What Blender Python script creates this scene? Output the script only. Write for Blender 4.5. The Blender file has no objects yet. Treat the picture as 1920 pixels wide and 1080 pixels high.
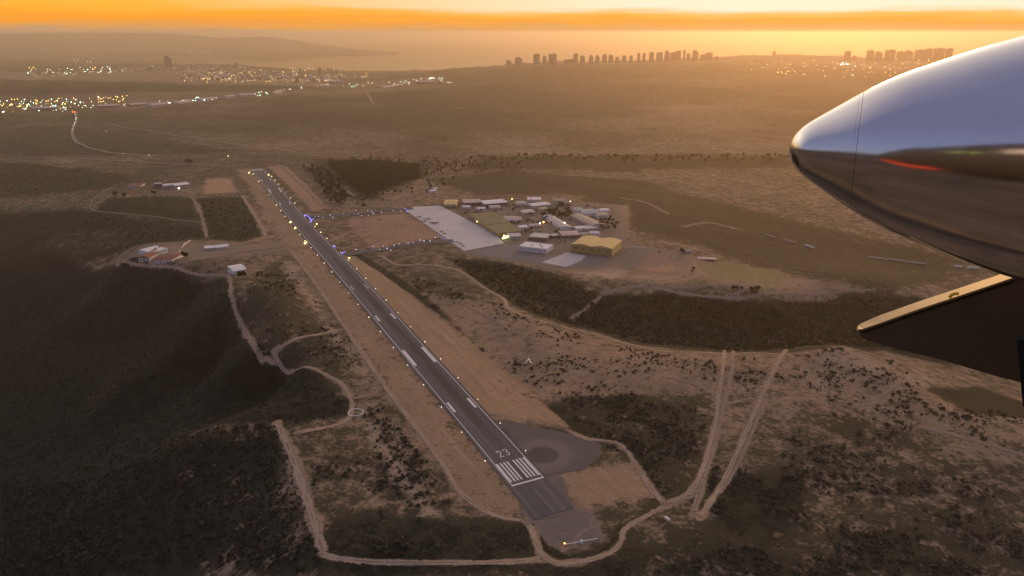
import bpy, bmesh, math, random
import numpy as np
from mathutils import Vector, Matrix
random.seed(7)
RNG = np.random.default_rng(11)
R = math.radians

# ------------------------------------------------------------------ camera, sky, sun, exposure
scene = bpy.context.scene
COL = scene.collection
F = 1400.0; PITCH = R(18.92); CAMH = 369.0
cam_d = bpy.data.cameras.new("camera"); cam = bpy.data.objects.new("camera", cam_d); COL.objects.link(cam)
cam_d.sensor_width = 36.0; cam_d.lens = 36.0 * F / 1920.0
cam_d.clip_start = 0.1; cam_d.clip_end = 300000
cam.location = (0, 0, CAMH); cam.rotation_euler = (math.pi / 2 - PITCH, 0, 0)
scene.camera = cam
scene.view_settings.view_transform = 'Standard'
scene.view_settings.look = 'None'
scene.view_settings.exposure = 0.14
scene.view_settings.gamma = 1.0
scene.cycles.max_bounces = 5; scene.cycles.diffuse_bounces = 2; scene.cycles.glossy_bounces = 3
scene.cycles.volume_bounces = 0; scene.cycles.transparent_max_bounces = 6
scene.cycles.use_denoising = True

SUN_AZ = R(22.0); SUN_EL = R(11.0)
world = bpy.data.worlds.new("World"); scene.world = world; world.use_nodes = True
def build_sky():
    nt = world.node_tree; nt.nodes.clear(); L = nt.links.new
    out = nt.nodes.new('ShaderNodeOutputWorld'); bg = nt.nodes.new('ShaderNodeBackground')
    tc = nt.nodes.new('ShaderNodeTexCoord'); sep = nt.nodes.new('ShaderNodeSeparateXYZ')
    L(tc.outputs['Generated'], sep.inputs[0])
    def math_(op, a, b=None, clamp=False):
        n = nt.nodes.new('ShaderNodeMath'); n.operation = op; n.use_clamp = clamp
        for i, v in enumerate((a, b)):
            if v is None: continue
            if isinstance(v, (int, float)): n.inputs[i].default_value = v
            else: L(v, n.inputs[i])
        return n.outputs[0]
    def ramp(stops, fac):
        n = nt.nodes.new('ShaderNodeValToRGB'); cr = n.color_ramp
        cr.interpolation = 'LINEAR'
        while len(cr.elements) < len(stops): cr.elements.new(0.5)
        for e, (p, c) in zip(cr.elements, stops): e.position = p; e.color = (*c, 1)
        L(fac, n.inputs[0]); return n.outputs[0]
    def mixc(f, a, b, mode='MIX'):
        n = nt.nodes.new('ShaderNodeMix'); n.data_type = 'RGBA'; n.blend_type = mode
        if isinstance(f, (int, float)): n.inputs[0].default_value = f
        else: L(f, n.inputs[0])
        L(a, n.inputs[6]); L(b, n.inputs[7]); return n.outputs[2]
    # thin streaks in the cloud layer
    mp = nt.nodes.new('ShaderNodeMapping'); mp.inputs['Scale'].default_value = (3.0, 3.0, 90.0)
    L(tc.outputs['Generated'], mp.inputs[0])
    nz = nt.nodes.new('ShaderNodeTexNoise'); nz.inputs['Scale'].default_value = 2.0; nz.inputs['Detail'].default_value = 3
    L(mp.outputs[0], nz.inputs[0])
    nz2 = nt.nodes.new('ShaderNodeTexNoise'); nz2.inputs['Scale'].default_value = 1.1; nz2.inputs['Detail'].default_value = 5; nz2.inputs['Roughness'].default_value = .65
    mp2 = nt.nodes.new('ShaderNodeMapping'); mp2.inputs['Scale'].default_value = (5.0, 5.0, 45.0); mp2.inputs['Location'].default_value = (3.1, .7, 1.3); L(tc.outputs['Generated'], mp2.inputs[0]); L(mp2.outputs[0], nz2.inputs[0])
    streak = math_('ADD', math_('MULTIPLY', math_('SUBTRACT', nz.outputs[0], 0.5), 0.012), math_('MULTIPLY', math_('SUBTRACT', nz2.outputs[0], 0.5), 0.016))
    x = sep.outputs[0]; z = math_('ADD', sep.outputs[2], streak)
    zz = math_('ADD', z, math_('MULTIPLY', x, 0.006))
    q = math_('POWER', math_('MAXIMUM', zz, 0.0), 0.5, clamp=True)       # sqrt spreads the horizon
    s = lambda v: math.sqrt(v)
    west_l = ramp([(0, (.56, .31, .15)), (s(.004), (.74, .33, .085)), (s(.011), (.92, .33, .030)), (s(.022), (.94, .40, .035)), (s(.040), (.95, .52, .075)),
                   (s(.09), (1.1, .82, .46)), (s(.3), (1.4, 1.18, .95)), (s(.6), (.78, .67, .62)), (1, (.20, .20, .33))], q)
    west_r = ramp([(0, (.58, .32, .15)), (s(.007), (.74, .35, .10)), (s(.015), (.93, .37, .045)), (s(.022), (.96, .48, .11)), (s(.030), (1.0, .82, .60)),
                   (s(.09), (1.15, .84, .48)), (s(.3), (1.45, 1.22, .98)), (s(.6), (.78, .67, .62)), (1, (.20, .20, .33))], q)
    side = math_('MULTIPLY', math_('ADD', x, 0.42), 1.7, clamp=True)
    west = mixc(side, west_l, west_r)
    east = ramp([(0, (.26, .27, .36)), (s(.05), (.30, .32, .44)), (s(.25), (.24, .26, .41)), (s(.6), (.19, .19, .32)), (1, (.20, .20, .33))], q)
    d = math_('ADD', math_('MULTIPLY', x, math.sin(SUN_AZ)), math_('MULTIPLY', sep.outputs[1], math.cos(SUN_AZ)))
    wf = math_('MULTIPLY', math_('ADD', d, 0.12), 1.7, clamp=True)
    sky = mixc(wf, east, west)
    ns = nt.nodes.new('ShaderNodeTexSky'); ns.sky_type = 'NISHITA'; ns.sun_disc = False
    ns.sun_elevation = SUN_EL; ns.sun_rotation = SUN_AZ; ns.dust_density = 3.0
    nsc = mixc(1.0, ns.outputs[0], ns.outputs[0], 'MIX')
    n2 = nt.nodes.new('ShaderNodeVectorMath'); n2.operation = 'SCALE'; n2.inputs['Scale'].default_value = 0.0003
    L(nsc, n2.inputs[0])
    fin = mixc(1.0, sky, n2.outputs[0], 'ADD')
    L(fin, bg.inputs[0]); bg.inputs[1].default_value = 1.0; L(bg.outputs[0], out.inputs[0])
build_sky()
sun_d = bpy.data.lights.new("sun", 'SUN'); sun = bpy.data.objects.new("sun", sun_d); COL.objects.link(sun)
sun_d.energy = 1.2; sun_d.angle = R(10); sun_d.color = (1.0, .50, .16)
sd = Vector((math.sin(SUN_AZ) * math.cos(SUN_EL), math.cos(SUN_AZ) * math.cos(SUN_EL), math.sin(SUN_EL)))
sun.rotation_euler = sd.to_track_quat('Z', 'Y').to_euler(); sun.location = (0, 0, 3000)

# ------------------------------------------------------------------ noise and geography
def _hash(ix, iy, seed):
    h = (ix * 374761393 + iy * 668265263 + seed * 974634777).astype(np.int64) & 0x7fffffff
    h = (h ^ (h >> 13)) * 1274126177 & 0x7fffffff
    return ((h ^ (h >> 16)) & 0xffff) / 65535.0
def vnoise(x, y, seed=0):
    ix = np.floor(x).astype(np.int64); iy = np.floor(y).astype(np.int64)
    fx = x - ix; fy = y - iy; fx = fx * fx * (3 - 2 * fx); fy = fy * fy * (3 - 2 * fy)
    a = _hash(ix, iy, seed); b = _hash(ix + 1, iy, seed); c = _hash(ix, iy + 1, seed); d = _hash(ix + 1, iy + 1, seed)
    return (a * (1 - fx) + b * fx) * (1 - fy) + (c * (1 - fx) + d * fx) * fy
def fbm(x, y, scale, octv=4, seed=0):
    s = 0; amp = .5; tot = 0; x = np.asarray(x, float) / scale; y = np.asarray(y, float) / scale
    for o in range(octv):
        s = s + amp * vnoise(x, y, seed + o * 17); tot += amp; amp *= .5; x = x * 2.03 + 5.1; y = y * 2.03 + 9.7
    return s / tot
def sstep(a, b, x):
    t = np.clip((x - a) / (b - a), 0, 1); return t * t * (3 - 2 * t)
_c, _s = math.cos(PITCH), math.sin(PITCH)
def ray(px, py):
    a = (np.asarray(px, float) - 960) / F; b = (540 - np.asarray(py, float)) / F
    return np.stack([a, _c + b * _s, -_s + b * _c], -1)
def on_plane(px, py, z=0.0):
    d = ray(px, py); t = (np.asarray(z, float) - CAMH) / d[..., 2]
    return d[..., :2] * t[..., None]
RW0 = on_plane(989, 903)                                              # runway threshold, centre
RWD = on_plane(481, 317) - RW0; RWL = float(np.hypot(*RWD)); RWD = RWD / RWL; RWN = np.array([RWD[1], -RWD[0]])
RWANG = math.atan2(-RWD[0], RWD[1])
def st_of(x, y):
    dx = x - RW0[0]; dy = y - RW0[1]
    return dx * RWD[0] + dy * RWD[1], dx * RWN[0] + dy * RWN[1]
def xy_of(s, t):
    return RW0[0] + s * RWD[0] + t * RWN[0], RW0[1] + s * RWD[1] + t * RWN[1]
def rw_profile(s): return -8.0 * np.exp(-((s - 1070) / 270.0) ** 2)

CTRL = [  # image position of a spot of ground and its height over the runway
 (540,470,0),(640,600,0),(720,720,0),(830,870,0),(960,1000,0),(600,390,-4),(700,480,-2),(830,600,0),(960,710,0),(1060,805,0),(1240,945,0),(1080,1045,-2),
 (480,318,0),(420,330,0),(530,310,0),(780,390,0),(870,470,0),(1000,450,0),(1160,450,0),(1020,380,0),(1100,390,0),(1340,510,-2),(1480,520,-3),(1250,490,0),
 (1300,668,0),(1470,668,0),(1350,760,0),(1200,720,0),(1100,650,0),(1000,600,0),(940,568,0),(860,515,0),(1300,930,-2),(1480,800,-3),(1580,650,8),(1540,690,2),
 (1640,670,4),(1700,720,0),(1880,780,-6),(1620,790,-3),(1780,748,-16),(1860,760,-18),(1560,900,-10),(1300,1050,-8),(1700,1000,-15),(1900,1050,-22),(1900,900,-12),
 (700,1075,-5),(610,1050,-2),(550,860,0),(520,792,1),(700,900,0),(650,770,0),
 (1020,560,-14),(1120,600,-24),(1220,615,-30),(1400,620,-36),(1600,610,-38),(1780,620,-42),(920,510,-7),
 (1000,495,0),(1060,522,0),(1120,552,-3),(1250,547,-2),(1350,557,-2),(1430,560,-3),(1600,550,-6),(1720,560,-14),
 (235,490,0),(330,505,0),(420,520,0),(450,590,0),(482,665,0),(560,695,0),(620,712,0),(650,745,0),
 (262,482,0),(280,470,0),(320,462,0),(360,470,0),(405,464,0),(440,464,0),(500,463,-1),(330,485,0),(430,490,0),(460,505,0),(520,520,0),(430,450,-5),(350,450,-6),(270,455,-8),
 (385,612,-26),(305,652,-60),(222,706,-88),(330,570,-52),(400,690,-78),(180,540,-62),(120,580,-95),
 (300,560,-40),(200,600,-80),(380,640,-45),(350,700,-78),(500,740,-42),(100,650,-110),(150,760,-125),(250,780,-108),(0,600,-110),(0,800,-135),(-250,700,-130),
 (440,788,-3),(370,808,-11),(300,845,-24),(200,905,-48),(100,970,-70),(0,1030,-92),(400,900,-18),(300,1000,-36),(100,1075,-78),(460,1000,-12),(530,950,-3),
 (100,470,-42),(0,450,-52),(170,385,-8),(0,390,-30),(300,420,-15),(380,430,-6),(440,400,-2),(260,350,-2),(100,320,-20),(0,300,-20),(-300,400,-60),(-300,300,-30),
 (150,270,-10),(350,270,-8),(450,285,-3),(650,305,-5),(700,340,-3),(900,340,-8),(1200,300,-5),(1200,350,-10),(1350,420,-12),(1500,480,-15),(1700,500,-20),(1900,560,-25),
 (1450,440,-15),(1750,420,-10),(0,212,-25),(200,197,-20),(400,190,-15),(550,175,-8),(500,230,-10),
 (0,160,12),(200,156,18),(350,153,14),(500,157,4),(100,136,-25),(250,126,-20),(330,122,-55),(450,124,-58),(560,138,-75),(640,148,-45),(700,146,-32),(800,134,0),
 (900,126,40),(960,120,78),(1130,114,94),(1340,109,100),(1430,104,112),(1560,105,116),(1700,111,110),(1900,109,110),(2100,109,110),
 (900,200,-5),(1200,200,0),(1200,150,48),(1500,150,60),(1500,200,18),(1500,300,-5),(1900,200,20),(800,160,-10),(900,160,18),(700,190,-10),(700,240,-10),(2100,300,-5),
 (800,131,-158),(960,132,-160),(1130,134,-160),(1340,134,-160),(1560,134,-160),(1900,134,-160),(640,133,-158),(400,112,-158),(250,107,-150),(150,112,-120),(0,108,-110),
 (560,129,-158),(-300,160,0),(-300,120,-60),(0,97,-60),(150,99,-110),(330,95,-150),(480,93,-150)]
for u_, y_, zz_ in ((-400,70,170),(0,66,226),(60,64,250),(100,62.5,290),(150,62,284),(200,62.3,292),(240,63,270),(260,63,280),(300,66,236),(330,66,222),(380,66,212),(450,70,150),(510,70,120),(560,78,35),(640,88,-170)):
    CTRL.append((u_, 60 + (369 - zz_ - 38) / 24000 / math.tan(R(.0366)), zz_ + 38))
for u_ in (-600, 0, 500, 960, 1400, 1900, 2300):
    CTRL.append((u_, 60 + (369 + 190) / 45000 / math.tan(R(.0366)), -190))
    if u_ > 600: CTRL.append((u_, 60 + (369 + 180) / 18000 / math.tan(R(.0366)), -180))
CT = np.array(CTRL, float); CXY = on_plane(CT[:, 0], CT[:, 1], CT[:, 2]); CZ = CT[:, 2]
def conf(x, y):
    r = np.clip(np.hypot(x, y), 330, 46000); az = np.clip(np.arctan2(x, y), -.82, .82)
    return np.stack([az, np.log(r / 1000.0)], -1)
CP = conf(CXY[:, 0], CXY[:, 1]); NCP = len(CP)
def tps_u(d2): return .5 * d2 * np.log(d2 + 1e-12)
_K = tps_u(((CP[:, None] - CP[None]) ** 2).sum(-1)) + np.eye(NCP) * 2e-4
_Pm = np.c_[np.ones(NCP), CP]
_A = np.block([[_K, _Pm], [_Pm.T, np.zeros((3, 3))]])
_W = np.linalg.solve(_A, np.r_[CZ, np.zeros(3)])
FLATPX = [(765,385),(830,372),(930,368),(1080,372),(1150,400),(1180,455),(1290,470),(1270,515),(1150,512),(1060,505),(880,478)]
FLAT = on_plane(*np.array(FLATPX, float).T)
def seg_dist(x, y, P, closed=False):
    d = np.full(np.shape(x), 1e9); n = len(P)
    for i in range(n if closed else n - 1):
        a = P[i]; b = P[(i + 1) % n]; ab = b - a; l2 = max(ab @ ab, 1e-9)
        t = np.clip(((x - a[0]) * ab[0] + (y - a[1]) * ab[1]) / l2, 0, 1)
        d = np.minimum(d, np.hypot(x - a[0] - t * ab[0], y - a[1] - t * ab[1]))
    return d
def inside(x, y, P):
    r = np.zeros(np.shape(x), bool); n = len(P)
    for i in range(n):
        a = P[i]; b = P[(i + 1) % n]
        c = (a[1] > y) != (b[1] > y)
        xi = (b[0] - a[0]) * (y - a[1]) / (b[1] - a[1] + 1e-12) + a[0]
        r ^= c & (x < xi)
    return r
def signed(x, y, P):                                                  # >0 inside
    d = seg_dist(x, y, P, True); return np.where(inside(x, y, P), d, -d)
def height(x, y):
    x = np.asarray(x, float); y = np.asarray(y, float); shp = x.shape; x = x.ravel(); y = y.ravel()
    z = np.empty_like(x)
    for i in range(0, len(x), 60000):
        q = conf(x[i:i + 60000], y[i:i + 60000])
        d2 = ((q[:, None] - CP[None]) ** 2).sum(-1)
        z[i:i + 60000] = tps_u(d2) @ _W[:NCP] + _W[NCP] + q @ _W[NCP + 1:]
    r = np.hypot(x, y)
    s, t = st_of(x, y)
    ds = np.maximum(np.maximum(-105 - s, s - 1745), 0); dt = np.maximum(np.maximum(-60 - t, t - 78), 0)
    m = 1 - sstep(0, 90, np.hypot(ds, dt))
    near = np.hypot(x - FLAT[:, 0].mean(), y - FLAT[:, 1].mean()) < 1100
    fm = np.zeros_like(x)
    if near.any():
        sd_ = signed(x[near], y[near], FLAT); fm[near] = sstep(-60, 0, sd_)
    k = np.clip(r / 1500, .5, 6) * (1 - np.maximum(m, fm))
    z = z + (fbm(x, y, 90, 4, 3) - .5) * 5 * k + (fbm(x, y, 420, 3, 5) - .5) * 12 * np.clip((r - 900) / 2000, 0, 3) * (1 - np.maximum(m, fm))
    z = z * (1 - m) + rw_profile(s) * m
    z = z * (1 - fm)
    return z.reshape(shp)
_TT = np.exp(np.linspace(np.log(330), np.log(42000), 420))
def P(px, py=None):
    """image position(s) of spots of ground -> points in the world lying on the terrain"""
    pts = np.atleast_2d(np.array(px if py is None else (px, py), float))
    d = ray(pts[:, 0], pts[:, 1]); dh = np.hypot(d[:, 0], d[:, 1]); d = d / dh[:, None]
    X = d[:, None, 0] * _TT; Y = d[:, None, 1] * _TT; Z = CAMH + d[:, None, 2] * _TT
    g = Z - height(X, Y)
    out = []
    for i in range(len(pts)):
        w = np.nonzero(g[i] < 0)[0]
        k = w[0] if len(w) else len(_TT) - 1
        k = max(k, 1); f = g[i, k - 1] / (g[i, k - 1] - g[i, k] + 1e-9); f = min(max(f, 0), 1)
        t = _TT[k - 1] + f * (_TT[k] - _TT[k - 1]); out.append((d[i, 0] * t, d[i, 1] * t))
    o = np.array(out); h = height(o[:, 0], o[:, 1])
    o = np.c_[o, h]
    return o if py is None else Vector(o[0])

# ------------------------------------------------------------------ material helpers
class NT:
    def __init__(s, name):
        s.m = bpy.data.materials.new(name); s.m.use_nodes = True; s.t = s.m.node_tree; s.t.nodes.clear(); s.L = s.t.links.new
        s.out = s.t.nodes.new('ShaderNodeOutputMaterial')
    def n(s, typ, **kw):
        n = s.t.nodes.new(typ)
        for k, v in kw.items(): setattr(n, k, v)
        return n
    def put(s, sock, v):
        if isinstance(v, (int, float)): sock.default_value = v
        elif isinstance(v, tuple): sock.default_value = (*v, 1) if len(v) == 3 and len(sock.default_value) == 4 else v
        else: s.L(v, sock)
    def math(s, op, a, b=0.0, c=None, clamp=False):
        n = s.n('ShaderNodeMath', operation=op, use_clamp=clamp); s.put(n.inputs[0], a); s.put(n.inputs[1], b)
        if c is not None: s.put(n.inputs[2], c)
        return n.outputs[0]
    def mix(s, f, a, b, mode='MIX'):
        n = s.n('ShaderNodeMix', data_type='RGBA', blend_type=mode); s.put(n.inputs[0], f); s.put(n.inputs[6], a); s.put(n.inputs[7], b); return n.outputs[2]
    def noise(s, vec, scale, detail=4.0, rough=.55, col=False):
        n = s.n('ShaderNodeTexNoise'); s.L(vec, n.inputs['Vector']); n.inputs['Scale'].default_value = scale
        n.inputs['Detail'].default_value = detail; n.inputs['Roughness'].default_value = rough; return n.outputs[1 if col else 0]
    def smooth(s, v, a, b):
        n = s.n('ShaderNodeMapRange', interpolation_type='SMOOTHSTEP'); s.put(n.inputs[0], v); n.inputs[1].default_value = a; n.inputs[2].default_value = b; return n.outputs[0]
    def attr(s, name): return s.n('ShaderNodeAttribute', attribute_name=name).outputs['Fac']
    def pos(s): return s.n('ShaderNodeNewGeometry').outputs['Position']
    def obj(s): return s.n('ShaderNodeTexCoord').outputs['Object']
    def bsdf(s, col, rough=.9, metal=0.0, spec=.3, normal=None):
        n = s.n('ShaderNodeBsdfPrincipled'); s.put(n.inputs['Base Color'], col); s.put(n.inputs['Roughness'], rough); s.put(n.inputs['Metallic'], metal)
        s.put(n.inputs['Specular IOR Level'], spec)
        if normal is not None: s.L(normal, n.inputs['Normal'])
        return n.outputs[0]
    def bump(s, h, strength, dist):
        n = s.n('ShaderNodeBump'); n.inputs['Strength'].default_value = strength; n.inputs['Distance'].default_value = dist; s.L(h, n.inputs['Height']); return n.outputs[0]
    def done(s, sh): s.L(sh, s.out.inputs['Surface']); return s.m
def plain(name, col, rough=.8, var=.25, scale=.35, metal=0.0, spec=.3):
    """weathered paint, concrete or metal: one colour broken by two scales of stain"""
    a = NT(name); p = a.pos(); n1 = a.noise(p, scale, 5); n2 = a.noise(p, scale * 7, 3)
    v = a.math('ADD', a.math('MULTIPLY', n1, var * 1.4), a.math('MULTIPLY', n2, var * .6))
    f = a.math('ADD', v, 1 - var)
    vm = a.n('ShaderNodeVectorMath', operation='SCALE'); vm.inputs[0].default_value = col; a.L(f, vm.inputs['Scale'])
    return a.done(a.bsdf(vm.outputs[0], rough, metal, spec))
def glow(name, col, strength):
    a = NT(name); e = a.n('ShaderNodeEmission'); e.inputs[0].default_value = (*col, 1); e.inputs[1].default_value = strength
    m = a.done(e.outputs[0])
    try: m.cycles.emission_sampling = 'NONE'
    except Exception: pass
    return m

def mat_ground():
    a = NT('ground'); p = a.pos()
    veg, bare, gold, rust, green, grey, wood_shade = (a.attr(k) for k in ('veg', 'bare', 'gold', 'rust', 'green', 'grey', 'wood_shade'))
    big = a.noise(p, .004, 4); mid = a.noise(p, .03, 5, .6); fine = a.noise(p, .16, 5, .65); tiny = a.noise(p, .7, 3, .6)
    soil = a.mix(big, (.285, .198, .128), (.375, .255, .160))
    soil = a.mix(a.smooth(fine, .35, .7), soil, (.215, .152, .102))
    soil = a.mix(a.smooth(a.noise(p, .012, 5, .6), .40, .68), soil, (.20, .145, .095))
    soil = a.mix(a.math('MULTIPLY', a.smooth(tiny, .55, .75), .6), soil, (.33, .235, .155))
    wv = a.n('ShaderNodeVectorMath', operation='ADD'); wn = a.n('ShaderNodeVectorMath', operation='SCALE'); wn.inputs['Scale'].default_value = 70.0
    a.L(a.noise(p, .012, 3, .5, True), wn.inputs[0]); a.L(p, wv.inputs[0]); a.L(wn.outputs[0], wv.inputs[1])
    vo = a.n('ShaderNodeTexVoronoi', feature='DISTANCE_TO_EDGE'); vo.inputs['Scale'].default_value = .011; a.L(wv.outputs[0], vo.inputs['Vector'])
    trail = a.math('MULTIPLY', a.math('SUBTRACT', 1.0, a.smooth(vo.outputs['Distance'], .008, .022)), a.smooth(a.noise(p, .006, 2), .50, .62))
    trail = a.math('MULTIPLY', trail, a.math('SUBTRACT', .6, a.smooth(veg, .72, .9)), clamp=True)
    soil = a.mix(gold, soil, a.mix(mid, (.31, .205, .115), (.44, .275, .145)))
    soil = a.mix(rust, soil, a.mix(mid, (.38, .215, .135), (.47, .27, .17)))
    soil = a.mix(bare, soil, a.mix(fine, (.34, .25, .175), (.48, .36, .25)))
    soil = a.mix(grey, soil, a.mix(mid, (.13, .115, .105), (.19, .165, .15)))
    soil = a.mix(green, soil, a.mix(mid, (.13, .135, .05), (.17, .165, .06)))
    clump = a.noise(p, .075, 3, .5); spot = a.noise(p, .26, 2, .5)
    # mowing and wheel streaks along the runway on the graded strips
    mp = a.n('ShaderNodeMapping'); mp.inputs['Rotation'].default_value = (0, 0, -RWANG); mp2 = a.n('ShaderNodeMapping'); mp2.inputs['Scale'].default_value = (1, .045, 1)
    a.L(p, mp.inputs[0]); a.L(mp.outputs[0], mp2.inputs[0]); lane = a.noise(mp2.outputs[0], .14, 5, .62)
    soil = a.mix(a.math('MULTIPLY', gold, a.smooth(fine, .50, .66), clamp=True), soil, a.mix(mid, (.22, .165, .11), (.33, .235, .145)))
    soil = a.mix(a.math('MULTIPLY', gold, a.smooth(lane, .55, .72), clamp=True), soil, a.mix(mid, (.40, .30, .22), (.52, .39, .28)))
    soil = a.mix(a.math('MULTIPLY', gold, a.smooth(lane, .47, .33), clamp=True), soil, a.mix(mid, (.19, .15, .105), (.27, .20, .13)))
    dense = a.mix(a.smooth(clump, .35, .65), (.011, .014, .009), (.040, .038, .023)); dense = a.mix(a.smooth(spot, .52, .75), dense, (.062, .055, .036))
    light = a.mix(fine, (.046, .042, .024), (.105, .083, .050))
    scrub = a.mix(a.smooth(veg, .5, .93), light, dense)
    thr = a.math('ADD', a.math('MULTIPLY', mid, .22), a.math('ADD', a.math('MULTIPLY', clump, .38), a.math('ADD', a.math('MULTIPLY', spot, .30), a.math('MULTIPLY', tiny, .10))))
    # cover: more vegetation -> lower threshold
    lvl = a.math('SUBTRACT', .745, a.math('MULTIPLY', veg, .50))
    cover = a.math('MULTIPLY', a.math('SUBTRACT', thr, lvl), 9.0, clamp=True)
    scrub = a.mix(wood_shade, scrub, a.mix(a.smooth(clump, .35, .68), (.006, .009, .007), (.022, .025, .016)))
    cover = a.math('MULTIPLY', cover, a.math('SUBTRACT', 1.0, a.math('MULTIPLY', trail, .75)))
    soil = a.mix(a.math('MULTIPLY', trail, .7), soil, (.33, .245, .18))
    col = a.mix(cover, soil, scrub)
    nrm = a.bump(a.math('ADD', fine, a.math('MULTIPLY', cover, .6)), .7, 1.6)
    return a.done(a.bsdf(col, .95, 0, .1, nrm))
def mat_track(name, c1, c2):
    a = NT(name); p = a.pos(); n = a.noise(p, .12, 5, .6); n2 = a.noise(p, .9, 3)
    e = a.attr('edge')
    col = a.mix(n, c1, c2); col = a.mix(a.math('MULTIPLY', n2, .35), col, (.20, .145, .115))
    ac = a.math('ABSOLUTE', a.attr('across'))
    mid_ = a.math('MULTIPLY', a.math('SUBTRACT', 1.0, a.smooth(ac, .08, .26)), a.smooth(a.noise(p, .05, 4, .6), .42, .58)); col = a.mix(a.math('MULTIPLY', mid_, .75), col, (.12, .098, .07))
    al = a.smooth(a.math('SUBTRACT', a.math('ADD', a.math('MULTIPLY', e, 1.1), a.math('MULTIPLY', a.math('SUBTRACT', a.noise(p, .22, 5, .7), .5), 2.6)), .0), .02, .6)
    tr = a.n('ShaderNodeBsdfTransparent'); mx = a.n('ShaderNodeMixShader')
    a.L(al, mx.inputs[0]); a.L(tr.outputs[0], mx.inputs[1]); a.L(a.bsdf(col, .95, 0, .1), mx.inputs[2])
    return a.done(mx.outputs[0])
def mat_asphalt(name, rubber=True, base=.085):
    a = NT(name); o = a.obj(); sp = a.n('ShaderNodeSeparateXYZ'); a.L(o, sp.inputs[0])
    mp = a.n('ShaderNodeMapping'); mp.inputs['Scale'].default_value = (1, .035, 1); a.L(o, mp.inputs[0])
    lane = a.noise(mp.outputs[0], .16, 4, .6); n = a.noise(o, .03, 5); f = a.noise(o, .6, 4)
    col = a.mix(n, (base * .88, base * .84, base * .88), (base * 1.22, base * 1.17, base * 1.2))
    col = a.mix(a.smooth(lane, .42, .66), col, (base * 1.6, base * 1.5, base * 1.5))
    if rubber:
        ax = a.math('ABSOLUTE', a.math('ADD', sp.outputs[0], -2.2)); r1 = a.math('SUBTRACT', 1.0, a.smooth(ax, 1.5, 8.0))
        ly = a.math('MULTIPLY', a.smooth(sp.outputs[1], 40, 150), a.math('SUBTRACT', 1.0, a.smooth(sp.outputs[1], 500, 1250)))
        rb = a.math('MULTIPLY', a.math('MULTIPLY', r1, a.math('ADD', a.math('MULTIPLY', ly, .75), .2)), a.math('ADD', lane, .25), clamp=True)
        col = a.mix(rb, col, (.030, .027, .026))
        cl = a.math('MULTIPLY', a.math('LESS_THAN', a.math('ABSOLUTE', sp.outputs[0]), .55), a.smooth(a.noise(mp.outputs[0], .5, 3), .45, .7))
        col = a.mix(a.math('MULTIPLY', cl, .6), col, (.32, .29, .27))
    col = a.mix(a.math('MULTIPLY', f, .25), col, (.05, .045, .043))
    return a.done(a.bsdf(col, .85, 0, .25))
def mat_foliage(name, c1, c2):
    a = NT(name); oi = a.n('ShaderNodeObjectInfo').outputs['Random']; n = a.noise(a.pos(), .22, 3)
    f = a.math('ADD', a.math('MULTIPLY', n, .7), a.math('MULTIPLY', oi, .3))
    g = a.n('ShaderNodeNewGeometry').outputs['Random Per Island']
    col = a.mix(f, c1, c2); col = a.mix(a.math('MULTIPLY', g, .4), col, tuple(v * .45 for v in c1))
    return a.done(a.bsdf(col, .9, 0, .1))
M = {}
M['ground'] = mat_ground()
M['track'] = mat_track('dirt', (.33, .235, .165), (.46, .335, .235))
M['track_pale'] = mat_track('pale_dirt', (.25, .19, .145), (.35, .265, .205))
M['road'] = mat_track('old_road', (.20, .175, .16), (.27, .24, .21))
M['asphalt'] = mat_asphalt('runway_asphalt')
M['taxi'] = mat_asphalt('taxiway_asphalt', False, .075)
M['pad'] = mat_asphalt('pad_asphalt', False, .10)
M['overrun'] = plain('old_overrun', (.135, .112, .096), .9, .5, .06)
M['concrete'] = plain('apron_concrete', (.52, .47, .46), .85, .25, .02)
M['concrete_dark'] = plain('old_concrete', (.15, .135, .14), .85, .3, .03)
M['concrete_pale'] = plain('pale_concrete', (.44, .41, .41), .8, .25, .05)
M['paint'] = plain('road_paint', (.66, .62, .60), .7, .35, .25)
M['paint_worn'] = plain('worn_road_paint', (.42, .37, .35), .75, .6, .4)
M['white'] = plain('white_wall', (.76, .72, .68), .8, .2, .2)
M['cream'] = plain('cream_wall', (.55, .48, .40), .8, .2, .2)
M['pinkish'] = plain('pale_pink_wall', (.48, .38, .35), .8, .2, .2)
M['yellow'] = plain('ochre_paint', (.60, .43, .17), .7, .2, .12)
M['yellow_wall'] = plain('dull_ochre_wall', (.36, .29, .10), .75, .2, .15)
M['olive'] = plain('olive_roof', (.40, .31, .14), .75, .3, .12)
M['roof_grey'] = plain('grey_roof', (.50, .46, .44), .7, .3, .1)
M['roof_blue'] = plain('blue_grey_roof', (.36, .38, .39), .65, .25, .1)
M['roof_tan'] = plain('tan_roof', (.42, .35, .25), .75, .25, .12)
M['roof_red'] = plain('red_tile_roof', (.26, .095, .065), .8, .35, .35)
M['roof_white'] = plain('white_roof', (.74, .69, .67), .7, .25, .1)
M['brown_wall'] = plain('brown_wall', (.22, .15, .12), .85, .25, .2)
M['dark'] = plain('dark_opening', (.025, .022, .02), .5, .2, 1)
M['steel'] = plain('grey_steel', (.30, .28, .27), .5, .2, 1, .6)
M['redwhite'] = plain('pale_mast_paint', (.48, .30, .27), .6, .3, 1)
M['tower'] = plain('tower_concrete', (.17, .13, .11), .85, .3, .03)
M['tower_light'] = plain('tower_render', (.30, .25, .22), .85, .3, .03)
M['house_brick'] = plain('house_brick', (.26, .16, .12), .85, .3, .05)
M['house_pale'] = plain('house_render', (.34, .28, .24), .85, .3, .05)
M['bark'] = plain('bark', (.06, .045, .035), .9, .3, 1)
M['leaf'] = mat_foliage('tree_leaf', (.020, .024, .013), (.050, .050, .026))
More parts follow.
